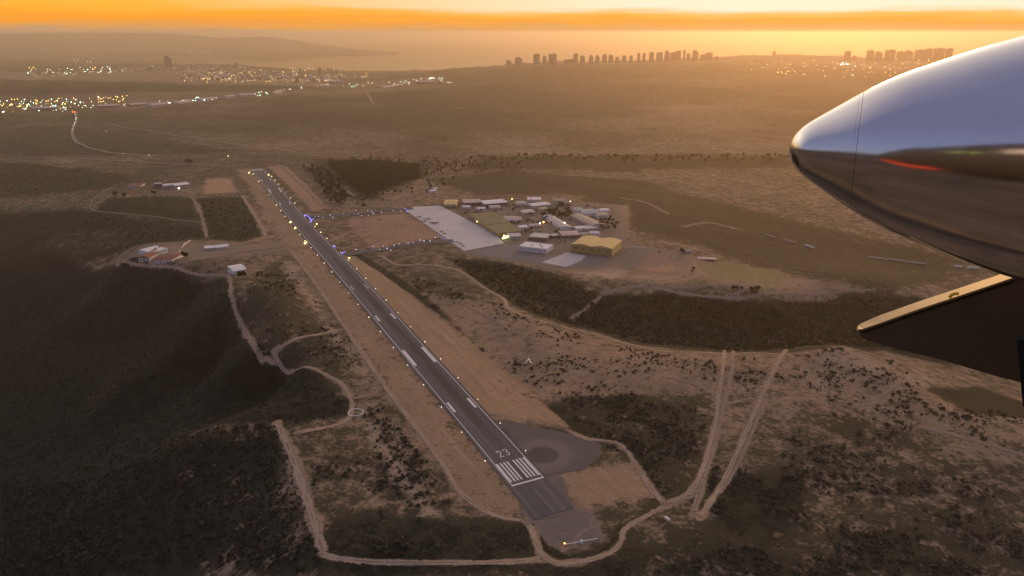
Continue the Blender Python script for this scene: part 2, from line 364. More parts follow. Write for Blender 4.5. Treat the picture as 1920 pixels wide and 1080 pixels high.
M['leaf_brown'] = mat_foliage('brown_leaf', (.045, .032, .020), (.085, .060, .038))
M['shrub_dense'] = mat_foliage('dense_shrub_leaf', (.028, .034, .020), (.062, .062, .036))
M['shrub'] = mat_foliage('shrub_leaf', (.060, .057, .035), (.135, .115, .07))
M['amber'] = glow('amber_light', (1, .58, .10), 14); M['turq'] = glow('cool_light', (.55, 1, .78), 15)
M['wlight'] = glow('white_light', (1, .95, .80), 12); M['faint'] = glow('faint_light', (1, .72, .34), 4.0)
M['ylight'] = glow('yellow_light', (1, .86, .30), 3.2); M['blight'] = glow('blue_light', (.22, .2, 1), 3.2)
M['blight2'] = glow('pale_blue_light', (.62, .58, .95), 1.6)
M['rlight'] = glow('red_glow', (1, .16, .05), 7); M['olight'] = glow('orange_light', (1, .30, .05), 12); M['rwhite'] = glow('runway_white_light', (1, .86, .68), 3.5)

# ------------------------------------------------------------------ object helpers
def tag(o, label=None, cat=None, group=None, kind=None):
    for k, v in (('label', label), ('category', cat), ('group', group), ('kind', kind)):
        if v: o[k] = v
    return o
def empty(name, loc, label, cat, group=None, rz=0):
    o = bpy.data.objects.new(name, None); COL.objects.link(o); o.location = loc; o.rotation_euler.z = rz
    o.empty_display_size = 1; return tag(o, label, cat, group)
def mesh(name, V, Fs, mats, parent=None, mi=None, smooth=False, loc=None):
    me = bpy.data.meshes.new(name); me.from_pydata([tuple(v) for v in V], [], [tuple(f) for f in Fs])
    for m in (mats if isinstance(mats, (list, tuple)) else [mats]): me.materials.append(m)
    if mi is not None: me.polygons.foreach_set('material_index', np.array(mi, np.int32))
    if smooth: me.polygons.foreach_set('use_smooth', np.ones(len(me.polygons), bool))
    me.update()
    o = bpy.data.objects.new(name, me); COL.objects.link(o)
    if parent: o.parent = parent
    if loc is not None: o.location = loc
    return o
def quadmesh(name, V, Q, mats, kind=None, smooth=False):
    """large numpy mesh of quads"""
    me = bpy.data.meshes.new(name); n = len(Q)
    me.vertices.add(len(V)); me.vertices.foreach_set('co', np.ascontiguousarray(V, np.float32).ravel())
    me.loops.add(n * 4); me.loops.foreach_set('vertex_index', np.ascontiguousarray(Q, np.int32).ravel())
    me.polygons.add(n); me.polygons.foreach_set('loop_start', np.arange(0, n * 4, 4, dtype=np.int32))
    if smooth: me.polygons.foreach_set('use_smooth', np.ones(n, bool))
    me.materials.append(mats); me.update(calc_edges=True)
    o = bpy.data.objects.new(name, me); COL.objects.link(o)
    if kind: o['kind'] = kind
    return o
class MB:
    """collects boxes, prisms, tubes into one mesh"""
    def __init__(s): s.V = []; s.F = []; s.I = []
    def add(s, V, Fs, mi=0):
        b = len(s.V); s.V += [tuple(v) for v in V]; s.F += [tuple(i + b for i in f) for f in Fs]; s.I += [mi] * len(Fs); return s
    def box(s, c, d, mi=0, rz=0, taper=1.0):
        x, y, z = (v / 2 for v in d); cs, sn = math.cos(rz), math.sin(rz); V = []
        for k, (sx, sy, sz) in enumerate(((-1,-1,-1),(1,-1,-1),(1,1,-1),(-1,1,-1),(-1,-1,1),(1,-1,1),(1,1,1),(-1,1,1))):
            f = taper if sz > 0 else 1; a, b = sx * x * f, sy * y * f
            V.append((c[0] + a * cs - b * sn, c[1] + a * sn + b * cs, c[2] + sz * z))
        return s.add(V, [(3,2,1,0),(4,5,6,7),(0,1,5,4),(1,2,6,5),(2,3,7,6),(3,0,4,7)], mi)
    def tube(s, a, b, r0, r1=None, n=7, mi=0):
        a = Vector(a); b = Vector(b); r1 = r0 if r1 is None else r1; q = (b - a).to_track_quat('Z', 'Y').to_matrix(); V = []
        for p, r in ((a, r0), (b, r1)):
            for i in range(n): V.append(p + q @ Vector((r * math.cos(i * 2 * math.pi / n), r * math.sin(i * 2 * math.pi / n), 0)))
        return s.add(V, [(i, (i + 1) % n, n + (i + 1) % n, n + i) for i in range(n)] + [tuple(range(n))[::-1], tuple(range(n, 2 * n))], mi)
    def ball(s, c, r, mi=0, nu=8, nv=5, sz=1.0):
        V = []; Fs = []
        for j in range(nv + 1):
            ph = math.pi * j / nv
            for i in range(nu): V.append((c[0] + r * math.sin(ph) * math.cos(i * 2 * math.pi / nu), c[1] + r * math.sin(ph) * math.sin(i * 2 * math.pi / nu), c[2] - r * sz * math.cos(ph)))
        for j in range(nv):
            for i in range(nu): Fs.append((j * nu + i, j * nu + (i + 1) % nu, (j + 1) * nu + (i + 1) % nu, (j + 1) * nu + i))
        return s.add(V, Fs, mi)
    def build(s, name, mats, parent=None, smooth=False, loc=None): return mesh(name, s.V, s.F, mats, parent, s.I, smooth, loc)

# ------------------------------------------------------------------ land cover on the terrain
def jitter_field(x, y, amp, scale, seed): return (fbm(x, y, scale, 3, seed) - .5) * 2 * amp
PATCH = []                                                            # (attribute, world polygon, value, edge softness, wobble)
def patch(attr, pts, val, soft=12, wob=14, z=None):
    PATCH.append((attr, P(pts)[:, :2], val, soft, wob))
def patch_st(attr, st, val, soft=9, wob=9):
    PATCH.append((attr, np.array([xy_of(s, t) for s, t in st]), val, soft, wob))
patch('veg', [(655,772),(640,738),(600,705),(510,676),(472,640),(445,575),(420,520),(300,508),(228,494),(100,478),(-200,440),(-500,500),(-500,1080),(-100,1079),(350,1078),(420,960),(470,900),(500,800)], 1.0, 18, 12)
patch('veg', [(-300,398),(0,395),(170,402),(300,415),(372,424),(384,448),(320,452),(250,462),(200,485),(100,480),(-300,445)], .95, 30, 25)
patch('veg', [(180,398),(300,410),(374,420),(362,372),(300,370),(200,372)], .9, 14, 12)
patch('veg', [(372,372),(455,370),(492,440),(455,455),(395,450)], .93, 10, 10)
patch('veg', [(-300,300),(0,305),(170,318),(260,338),(180,355),(0,370),(-300,375)], .9, 25, 30)
patch('veg', [(840,484),(950,492),(1040,515),(1120,553),(1250,549),(1350,562),(1430,566),(1600,552),(1750,565),(1900,600),(1900,690),(1750,680),(1650,655),(1560,650),(1480,661),(1300,657),(1210,648),(1130,625),(1060,608),(1000,590),(960,570),(940,552),(900,530)], .97, 10, 8)
patch('veg', [(450,600),(520,490),(560,560),(650,700),(600,700),(520,670),(480,650)], .78, 15, 14)
patch('veg', [(530,800),(640,800),(700,800),(760,900),(850,960),(980,990),(1010,1040),(640,1045),(600,960)], .66, 15, 12)
patch('veg', [(620,985),(760,970),(980,992),(1010,1040),(900,1050),(640,1042)], .92, 18, 16)
patch('veg', [(980,780),(1050,740),(1180,735),(1300,750),(1330,800),(1300,900),(1250,940),(1200,880),(1120,822)], .78, 20, 18)
patch('veg', [(1330,900),(1500,885),(1520,960),(1450,1010),(1340,990)], .97, 14, 16)
patch('veg', [(1560,740),(1700,770),(1760,850),(1640,900),(1560,830)], .82, 25, 22)
patch('veg', [(1690,728),(1840,728),(1930,760),(1930,785),(1800,778),(1700,755)], .97, 10, 8)
patch('veg', [(1250,1000),(1500,1010),(1700,960),(1920,980),(1950,1090),(1200,1090),(1180,1030)], .80, 40, 40)
patch('veg', [(1480,800),(1650,790),(1920,860),(1920,985),(1700,960),(1520,960),(1500,880)], .68, 40, 40)
patch('veg', [(0,1000),(600,1060),(1000,1070),(1180,1050),(1180,1100),(0,1100)], .96, 20, 15)
patch('veg', [(1010,1000),(1035,1030),(1070,1045),(1130,1030),(1160,1008),(1165,990),(1140,1030),(1060,1050),(1015,1035)], 1.0, 6, 4)
patch('veg', [(600,302),(700,300),(790,308),(790,335),(740,350),(690,372),(640,340)], .98, 45, 45)
patch('veg', [(790,335),(950,320),(1200,340),(1500,420),(1800,480),(1800,520),(1650,545),(1500,520),(1300,455),(1180,430),(1080,365),(900,365)], .82, 25, 30)
patch('veg', [(900,292),(1480,290),(1480,312),(1200,318),(900,315)], .92, 40, 50)
patch('veg', [(-300,178),(0,176),(400,170),(560,165),(560,150),(300,148),(0,150),(-300,150)], .97, 60, 60)
patch('veg', [(0,240),(130,235),(300,262),(480,285),(300,290),(0,290)], .80, 50, 60)
patch('rust', [(388,336),(430,335),(442,360),(384,364)], .85, 8, 6); patch('veg', [(388,336),(430,335),(442,360),(384,364)], .1, 8, 6)
patch('rust', [(1195,502),(1222,474),(1250,476),(1275,492),(1262,512),(1230,510)], .75, 8, 8); patch('veg', [(1195,502),(1222,474),(1250,476),(1275,492),(1262,512),(1230,510)], .05, 8, 6)
patch('rust', [(645,412),(755,402),(832,444),(700,466)], .5, 8, 6); patch('veg', [(645,412),(755,402),(832,444),(700,466)], .42, 8, 6)
patch('rust', [(505,313),(535,312),(612,388),(588,396)], .45, 8, 6); patch('veg', [(505,313),(535,312),(612,388),(588,396)], .3, 8, 6)
patch_st('gold', [(765,17),(760,36),(600,52),(390,67),(188,78),(68,80),(112,32),(130,17)], .85); patch_st('veg', [(765,17),(760,36),(600,54),(390,70),(188,78),(68,80),(112,32),(130,17)], .27)
patch_st('rust', [(420,30),(300,45),(120,70),(90,60),(200,20),(400,17)], .45, 14, 12)
patch_st('gold', [(840,-17),(840,-57),(0,-57),(-40,-34),(-20,-17)], .40); patch_st('veg', [(1740,-17),(1740,-50),(840,-57),(0,-57),(-40,-34),(-20,-17)], .40)
patch_st('veg', [(760,37),(600,55),(390,70),(188,79),(60,82),(40,92),(190,92),(390,84),(600,68),(760,48)], .93, 4, 5)
patch_st('veg', [(850,-17),(850,-27),(300,-30),(0,-27),(-30,-17)], .52, 5, 6)
patch_st('gold', [(860,-17),(860,-80),(1250,-85),(1720,-50),(1720,-17)], .25, 15, 15)
patch('veg', [(860,540),(940,575),(1060,628),(1200,662),(1340,672),(1345,735),(1240,735),(1050,745),(980,770),(900,660),(800,560)], .46, 14, 12)
patch('veg', [(745,505),(860,520),(930,570),(860,560),(800,550)], .70, 14, 12)
patch('gold', [(1040,893),(1180,870),(1225,920),(1100,950)], .55, 10, 9); patch('veg', [(1040,893),(1180,870),(1225,920),(1100,950)], .28, 10, 9)
patch('grey', [(975,960),(1076,950),(1105,960),(1132,1008),(1058,1032),(1030,1022),(1000,985)], .85, 5, 4); patch('veg', [(975,960),(1076,950),(1105,960),(1132,1008),(1058,1032),(1030,1022),(1000,985)], .30, 5, 4)
patch('bare', [(1080,512),(1150,500),(1180,508),(1150,525),(1090,527)], .6, 8, 8)
patch('veg', [(870,384),(1180,384),(1180,455),(1600,540),(1500,548),(1270,540),(1170,525),(1060,510),(880,478)], .42, 14, 12)
patch('grey', [(870,384),(1160,384),(1180,455),(1290,470),(1290,495),(1170,505),(1060,505),(880,478)], .6, 14, 10)
patch('green', [(1312,500),(1350,490),(1470,512),(1482,522),(1455,535),(1330,520)], .62, 5, 4); patch('veg', [(1312,500),(1350,490),(1470,512),(1482,522),(1455,535),(1330,520)], .02, 4, 3)
patch('grey', [(235,486),(260,465),(320,455),(440,460),(540,455),(540,468),(400,484),(300,498)], .5, 6, 5); patch('veg', [(235,486),(260,465),(320,455),(440,460),(540,455),(540,468),(400,484),(300,498)], .2, 6, 5)
patch('bare', [(680,792),(700,788),(735,850),(800,930),(825,965),(790,965),(745,900)], .55, 8, 10); patch('veg', [(680,792),(700,788),(735,850),(800,930),(825,965),(790,965),(745,900)], .4, 8, 10)
patch('bare', [(525,490),(545,490),(600,580),(690,690),(720,740),(690,735),(600,600)], .45, 12, 12); patch('veg', [(525,490),(545,490),(600,580),(690,690),(720,740),(690,735),(600,600)], .5, 12, 10)
patch('bare', [(1530,668),(1580,650),(1640,672),(1700,690),(1600,720),(1520,720)], .35, 20, 16)
patch('bare', [(1690,700),(1760,695),(1830,725),(1700,722)], .35, 10, 10)
patch('gold', [(1480,800),(1620,780),(1920,850),(1920,900),(1700,880)], .35, 40, 40)
patch('veg', [(1480,670),(1560,668),(1700,700),(1900,800),(1920,860),(1800,840),(1600,780),(1480,760)], .50, 20, 20)
patch('green', [(660,172),(735,172),(730,195),(700,197)], .35, 30, 20)
patch('veg', [(-300,130),(100,138),(250,128),(330,124),(640,150),(640,162),(500,162),(330,158),(0,150)], .5, 60, 60)

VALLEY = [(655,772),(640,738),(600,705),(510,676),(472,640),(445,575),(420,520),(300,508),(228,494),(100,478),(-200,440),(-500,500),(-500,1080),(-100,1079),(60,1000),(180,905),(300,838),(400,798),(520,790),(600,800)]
patch('wood_shade', VALLEY, .95, 14, 10)  # dense dark woodland, darkened further to put the valley's shade into the colour
patch('wood_shade', [(-300,398),(0,395),(150,404),(300,428),(372,436),(320,452),(250,462),(200,485),(100,480),(-300,445)], .6, 30, 25)
patch('veg', [(520,790),(400,798),(300,838),(180,905),(60,1000),(-50,1079),(200,1079),(420,1010),(540,900)], .86, 14, 14)
patch('wood_shade', [(520,792),(400,800),(300,840),(180,907),(60,1002),(-50,1079),(560,1079),(590,1040),(560,960)], .55, 16, 20)
patch('wood_shade', [(1690,728),(1840,728),(1930,760),(1930,785),(1800,778),(1700,755)], .8, 10, 8)  # shade of the gully put into the ground colour
patch('gold', [(540,792),(400,797),(330,822),(300,845),(420,822),(545,815)], .55, 8, 8); patch('veg', [(540,792),(400,797),(330,822),(300,845),(420,822),(545,815)], .74, 8, 8)
patch('veg', [(400,900),(480,870),(560,960),(590,1040),(440,1060),(380,1000)], .80, 30, 30)
patch('veg', [(60,470),(90,440),(220,428),(265,455),(160,482)], .74, 30, 30); patch('wood_shade', [(60,470),(90,440),(220,428),(265,455),(160,482)], .1, 30, 30)
patch('wood_shade', [(440,588),(380,606),(300,645),(210,700),(150,760),(175,770),(240,715),(330,665),(400,625),(450,600)], .25, 18, 20); patch('veg', [(440,588),(380,606),(300,645),(210,700),(150,760),(175,770),(240,715),(330,665),(400,625),(450,600)], .84, 18, 20)
patch('wood_shade', [(100,560),(220,530),(300,540),(240,570),(120,600)], .4, 25, 25)
patch('wood_shade', [(600,302),(700,300),(788,308),(790,333),(740,348),(690,370),(640,340)], .6, 35, 35)
patch('wood_shade', [(1340,915),(1490,900),(1500,960),(1440,1000),(1350,980)], .5, 20, 25)

def catmull(Pt, step):
    Pt = np.array(Pt, float); out = []
    Q = np.vstack([2 * Pt[0] - Pt[1], Pt, 2 * Pt[-1] - Pt[-2]])
    for i in range(1, len(Q) - 2):
        n = max(2, int(np.hypot(*(Q[i + 1] - Q[i])) / step))
        for k in range(n):
            t = k / n; a, b, c, d = Q[i - 1], Q[i], Q[i + 1], Q[i + 2]
            out.append(.5 * ((2 * b) + (c - a) * t + (2 * a - 5 * b + 4 * c - d) * t * t + (3 * b - a - 3 * c + d) * t ** 3))
    out.append(Pt[-1]); return np.array(out)
TRACKS = [
 ([(545,470),(600,545),(660,634),(720,722),(775,795),(830,870),(865,925),(925,965),(985,978)], 5.5, 'track'),
 ([(985,978),(1000,1000),(1012,1035),(1045,1057),(1100,1051),(1145,1036),(1165,1015),(1172,992),(1215,966),(1250,946)], 5.5, 'track'),
 ([(1250,946),(1290,925),(1312,893),(1330,840),(1344,780),(1347,740),(1355,692),(1358,656)], 5, 'track'),
 ([(1255,946),(1300,928),(1327,880),(1350,790),(1362,740),(1372,692),(1375,656)], 4, 'track_pale'),
 ([(1300,965),(1310,930),(1320,895)], 6, 'track_pale'),
 ([(1312,972),(1338,932),(1368,880),(1398,812),(1438,722),(1475,655)], 5, 'track'),
 ([(1350,925),(1385,868),(1425,775),(1436,745)], 3.5, 'track_pale'),
 ([(1348,762),(1400,749),(1432,744)], 3, 'track_pale'),
 ([(715,480),(745,497),(800,497),(860,508),(905,538),(943,560),(955,580),(1000,598),(1060,615),(1130,630),(1210,653),(1260,660),(1340,663),(1400,662),(1475,665)], 6.5, 'track'),
 ([(1342,742),(1300,720),(1240,705)], 3, 'track_pale'),
 ([(865,568),(930,602),(960,620),(1015,642)], 3, 'track_pale'),
 ([(1003,668),(1020,655),(1040,640)], 3.5, 'track_pale'),
 ([(1062,806),(1100,823),(1160,832),(1190,868),(1220,915),(1245,946)], 5, 'track'),
 ([(520,792),(545,850),(570,920),(590,985),(607,1040)], 8, 'track'),
 ([(600,1038),(640,1048),(760,1055),(900,1055),(1000,1051),(1018,1050)], 6, 'track'),
 ([(225,490),(300,500),(418,516),(435,560),(455,615),(480,658),(500,674),(524,681)], 5, 'track'),
 ([(300,500),(230,494),(223,484),(250,466),(300,457),(380,452)], 6, 'track'),
 ([(340,494),(420,480),(470,470),(542,461)], 6, 'track_pale'),
 ([(640,618),(580,630),(532,648),(515,660),(522,679),(560,692),(615,705),(640,720),(656,745),(660,766),(650,788),(620,800),(556,812)], 5, 'track'),
 ([(660,748),(690,742),(718,730)], 3.5, 'track_pale'),
 ([(240,340),(213,350),(185,366),(170,386),(178,396),(215,400),(300,408),(382,418)], 5.5, 'track_pale'),
 ([(182,385),(200,372),(214,362)], 5, 'track_pale'),
 ([(362,372),(376,400),(388,445)], 7, 'track_pale'),
 ([(453,367),(475,400),(497,440),(480,450),(420,462)], 7, 'track'),
 ([(500,312),(528,312),(560,340),(606,386)], 6, 'track'),
 ([(606,386),(660,384),(770,382)], 5, 'track_pale'),
 ([(1070,595),(1110,570),(1150,545),(1200,538),(1250,545),(1330,557),(1400,558),(1480,550),(1560,550),(1640,545)], 5.5, 'track_pale'),
 ([(1372,556),(1392,546),(1400,538),(1330,535),(1270,540),(1200,528)], 5, 'track_pale'),
 ([(1625,778),(1635,760),(1660,738),(1692,715)], 4, 'track_pale'),
 ([(1720,800),(1800,820),(1920,855)], 4, 'track_pale'),
 ([(140,211),(144,224),(136,245),(140,262),(160,275),(210,287),(295,293)], 16, 'road'),
 ([(0,298),(110,296),(250,303),(420,312),(470,306)], 12, 'track_pale'),
 ([(195,231),(330,255),(420,268),(472,276)], 13, 'track_pale'),
 ([(420,304),(500,301),(575,308),(600,318),(622,338),(655,362),(668,368)], 9, 'road'),
 ([(686,170),(694,185),(700,196)], 18, 'track_pale'),
 ([(836,205),(878,203)], 16, 'track_pale'),
 ([(1160,370),(1210,380),(1250,400)], 7, 'track_pale'),
 ([(1280,425),(1330,418),(1390,432)], 7, 'track_pale'),
]

def build_ground():
    dep = np.concatenate([np.linspace(80, 43, 14), np.arange(42.4, 1.35, -.078)])
    rr = np.concatenate([[1.0], CAMH / np.tan(np.radians(dep))])
    while rr[-1] < 48000: rr = np.append(rr, rr[-1] * 1.03)
    a1 = np.radians(np.linspace(-46, 46, 860)); a2 = np.radians(np.linspace(46, 314, 90))[1:-1]
    az = np.concatenate([a1, a2]); nA = len(az); nR = len(rr)
    A, Rr = np.meshgrid(az, rr); X = Rr * np.sin(A); Y = Rr * np.cos(A)
    Z = height(X, Y)
    wrap = (np.degrees(A) > 46)
    fade = np.clip(np.minimum(np.degrees(A) - 46, 314 - np.degrees(A)) / 25, 0, 1)
    Z = np.where(wrap, Z * (1 - fade) + np.minimum(-25.0, Z * 0 - 25 - 0.00 * Rr) * fade, Z)
    V = np.stack([X, Y, Z], -1).reshape(-1, 3)
    i, j = np.meshgrid(np.arange(nR - 1), np.arange(nA), indexing='ij')
    jn = (j + 1) % nA
    Q = np.stack([i * nA + j, i * nA + jn, (i + 1) * nA + jn, (i + 1) * nA + j], -1).reshape(-1, 4)[:, ::-1]
    o = quadmesh('ground', V, Q, M['ground'], 'structure', True)
    x, y = V[:, 0], V[:, 1]; r = np.hypot(x, y)
    at = {k: np.zeros(len(x)) for k in ('bare', 'gold', 'rust', 'green', 'grey', 'wood_shade')}
    far = np.clip((r - 1700) / 1500, 0, 1)
    at['veg'] = .60 + .26 * (fbm(x, y, 260, 4, 21) - .5) + far * (.14 + .75 * (fbm(x, y, 900, 5, 23) - .5))
    jf = (fbm(x, y, 22, 3, 31) - .5) * 2; jb = (fbm(x, y, 90, 3, 32) - .5) * 2
    for name, poly, val, soft, wob in PATCH:
        m = (x > poly[:, 0].min() - 60) & (x < poly[:, 0].max() + 60) & (y > poly[:, 1].min() - 60) & (y < poly[:, 1].max() + 60)
        if not m.any(): continue
        sdv = signed(x[m], y[m], poly) + (jf[m] * .6 + jb[m] * .6) * wob
        w = sstep(-soft, soft, sdv)
        at[name][m] = at[name][m] * (1 - w) + val * w
    for pts, w, m_ in TRACKS:
        if m_ == 'road': continue
        W = P(pts)[:, :2]; mg = w * 4
        if np.hypot(W[:, 0], W[:, 1]).mean() > 1800: continue
        m = (x > W[:, 0].min() - mg) & (x < W[:, 0].max() + mg) & (y > W[:, 1].min() - mg) & (y < W[:, 1].max() + mg)
        if not m.any(): continue
        d = seg_dist(x[m], y[m], catmull(W, 25.0)) + jf[m] * w * .55 + jb[m] * w * .3
        v = (1 - sstep(w * .3, w * .8, d)); at['veg'][m] = at['veg'][m] * (1 - v) + .35 * v; at['wood_shade'][m] *= (1 - v); at['bare'][m] = np.maximum(at['bare'][m], v * .2)
    for k, v in at.items():
        a = o.data.attributes.new(k, 'FLOAT', 'POINT'); a.data.foreach_set('value', v.astype(np.float32))
    return o
ground = build_ground()

# sea
def build_sea():
    a = NT('sea'); p = a.pos(); n = a.noise(p, .02, 4, .6); w = a.noise(p, .0008, 3)
    col = a.mix(w, (.02, .022, .025), (.035, .034, .034))
    gl = a.n('ShaderNodeBsdfGlossy'); gl.inputs['Color'].default_value = (.9, .88, .86, 1); gl.inputs['Roughness'].default_value = .06
    df = a.n('ShaderNodeBsdfDiffuse'); a.L(col, df.inputs[0]); mx = a.n('ShaderNodeMixShader'); a.L(a.math('ADD', .42, a.math('MULTIPLY', w, .10)), mx.inputs[0])
    a.L(df.outputs[0], mx.inputs[1]); a.L(gl.outputs[0], mx.inputs[2]); m = a.done(mx.outputs[0])
    rr = np.array([4000, 7000, 10000, 14000, 20000, 30000, 45000, 62000, 84000.]); az = np.radians(np.linspace(-75, 75, 61))
    A, Rr = np.meshgrid(az, rr); V = np.stack([Rr * np.sin(A), Rr * np.cos(A), np.full_like(A, -140)], -1).reshape(-1, 3); nA = len(az)
    i, j = np.meshgrid(np.arange(len(rr) - 1), np.arange(nA - 1), indexing='ij')
    Q = np.stack([i * nA + j, (i + 1) * nA + j, (i + 1) * nA + j + 1, i * nA + j + 1], -1).reshape(-1, 4)[:, ::-1]
    return quadmesh('sea', V, Q, m, 'structure')
build_sea()

# ------------------------------------------------------------------ draped strips: tracks, roads, runway, taxiways
def strip(name, pts, width, mat, lift=.25, world_pts=False, wob=.45, smooth_curve=True, n_across=8, kind='structure'):
    W = np.array(pts, float) if world_pts else P(pts)[:, :2]
    dist = np.hypot(W[:, 0], W[:, 1]).mean(); C = catmull(W, max(2.0, dist / 500)) if smooth_curve else W
    T = np.gradient(C, axis=0); T /= np.linalg.norm(T, axis=1)[:, None] + 1e-9; N = np.c_[T[:, 1], -T[:, 0]]
    s = np.arange(len(C)) * max(2.0, dist / 500)
    wv = width * (1 + wob * (fbm(s, s * 0 + (abs(float(W[0, 0])) * 3.7) % 97, 14, 2, 77) - .5) * 2)
    us = np.linspace(-1, 1, n_across + 1)
    X = C[:, None, 0] + N[:, None, 0] * us * wv[:, None] * .5; Y = C[:, None, 1] + N[:, None, 1] * us * wv[:, None] * .5
    Z = height(X, Y) + lift + .0006 * np.maximum(np.hypot(X, Y) - 500, 0)
    nA = n_across + 1; V = np.stack([X, Y, Z], -1).reshape(-1, 3)
    i, j = np.meshgrid(np.arange(len(C) - 1), np.arange(n_across), indexing='ij')
    Q = np.stack([i * nA + j, i * nA + j + 1, (i + 1) * nA + j + 1, (i + 1) * nA + j], -1).reshape(-1, 4)
    o = quadmesh(name, V, Q, mat, kind, True)
    e = np.broadcast_to(1 - np.abs(us), X.shape).ravel() * 1.25
    e = np.minimum(e, np.repeat(np.minimum(np.arange(len(C)), len(C) - 1 - np.arange(len(C))) * .16 + .1, nA))
    a = o.data.attributes.new('edge', 'FLOAT', 'POINT'); a.data.foreach_set('value', e.astype(np.float32))
    a = o.data.attributes.new('across', 'FLOAT', 'POINT'); a.data.foreach_set('value', np.ascontiguousarray(np.broadcast_to(us, X.shape)).ravel().astype(np.float32))
    return o
for pts, w, m in TRACKS:
    strip('road' if m == 'road' else 'dirt_track', pts, w * 1.05, M[m])

def st_strip(name, s0, s1, t0, t1, mat, lift, parent=None, ds=10, kind=None):
    """flat patch in runway coordinates; object space is (across, along) from the threshold"""
    n = max(1, int(abs(s1 - s0) / ds)); V = []; Fs = []
    for i in range(n + 1):
        s = s0 + (s1 - s0) * i / n
        for t in (t0, t1): V.append((t, s, float(rw_profile(s)) + lift + .00025 * max(s, 0)))
    for i in range(n): Fs.append((2 * i, 2 * i + 1, 2 * i + 3, 2 * i + 2))
    o = mesh(name, V, Fs, mat, parent)
    if parent is None: o.location = (RW0[0], RW0[1], 0); o.rotation_euler.z = RWANG
    if kind: o['kind'] = kind
    return o
runway = st_strip('runway', -50, RWL + 4, -18.5, 18.5, M['asphalt'], .35, kind='structure')
def mark(name, quads, lift=.5, mat='paint'):
    V = []; Fs = []
    for (s0, s1, t0, t1) in quads:
        n = max(1, int(abs(s1 - s0) / 12))
        for i in range(n):
            a = s0 + (s1 - s0) * i / n; b = s0 + (s1 - s0) * (i + 1) / n; k = len(V)
            for s, t in ((a, t0), (a, t1), (b, t1), (b, t0)): V.append((t, s, float(rw_profile(s)) + lift + .0005 * max(s, 0)))
            Fs.append((k, k + 1, k + 2, k + 3))
    return mesh(name, V, Fs, M[mat], runway)
mark('edge_line', [(0, RWL - 40, -15.4, -14.6)]); mark('edge_line', [(0, RWL - 40, 14.7, 15.5)])
mark('threshold_line', [(-1.6, .6, -15.4, 15.5)])
bars = []
for k in range(8):
    c = (-13.4, -9.6, -6.3, -3.0, 3.0, 6.3, 9.6, 13.4)[k]; w = 2.2 if k in (0, 7) else 1.7
    bars.append((4.5, 36, c - w / 2, c + w / 2))
for b in bars: mark('threshold_bar', [b])
for b in bars: mark('threshold_bar', [(RWL - 36, RWL - 6, b[2], b[3])])
for s0, s1, t0, t1 in ((143, 166, 10.2, 13.0), (268, 317, 10.4, 14.2), (424, 446, 9.5, 12.3), (566, 588, 9.7, 12.2), (1376, 1420, 10.4, 14.2), (1240, 1262, 9.7, 12.2), (1530, 1552, 9.7, 12.4)):
    for sg in (-1, 1):
        mark('touchdown_mark', [(s0, s1, *sorted((sg * t0, sg * t1)))], mat='paint' if s0 != 566 else 'paint_worn')
def digit_strokes(poly, w, oy, ox):
    """digit drawn as mitred strokes; x to the right as read on approach, y upward along the runway"""
    V = []; Fs = []
    for (x0, y0), (x1, y1) in zip(poly[:-1], poly[1:]):
        d = Vector((x1 - x0, y1 - y0)); d.normalize(); n = Vector((-d.y, d.x)) * w / 2; e = d * w * .35; k = len(V)
        for q in (Vector((x0, y0)) - e - n, Vector((x1, y1)) + e - n, Vector((x1, y1)) + e + n, Vector((x0, y0)) - e + n):
            V.append((ox + q.x, oy + q.y, .5 + .003 * len(Fs)))
        Fs.append((k, k + 1, k + 2, k + 3))
    return V, Fs
two = [(-1.9, 6.4), (-1.4, 8.0), (0, 8.6), (1.4, 8.0), (1.8, 6.5), (1.2, 4.9), (-1.8, .3), (1.9, .3)]
three = [(-1.8, 7.6), (-.6, 8.5), (.9, 8.4), (1.8, 7.2), (1.5, 5.6), (0, 4.7), (1.6, 3.9), (2.0, 2.2), (1.0, .6), (-.5, .3), (-1.8, 1.2)]
for poly, ox in ((two, -3.3), (three, 3.2)):
    V, Fs = digit_strokes([(x, y * 1.25) for x, y in poly], 1.0, 45, ox); mesh('runway_number', V, Fs, M['paint'], runway)
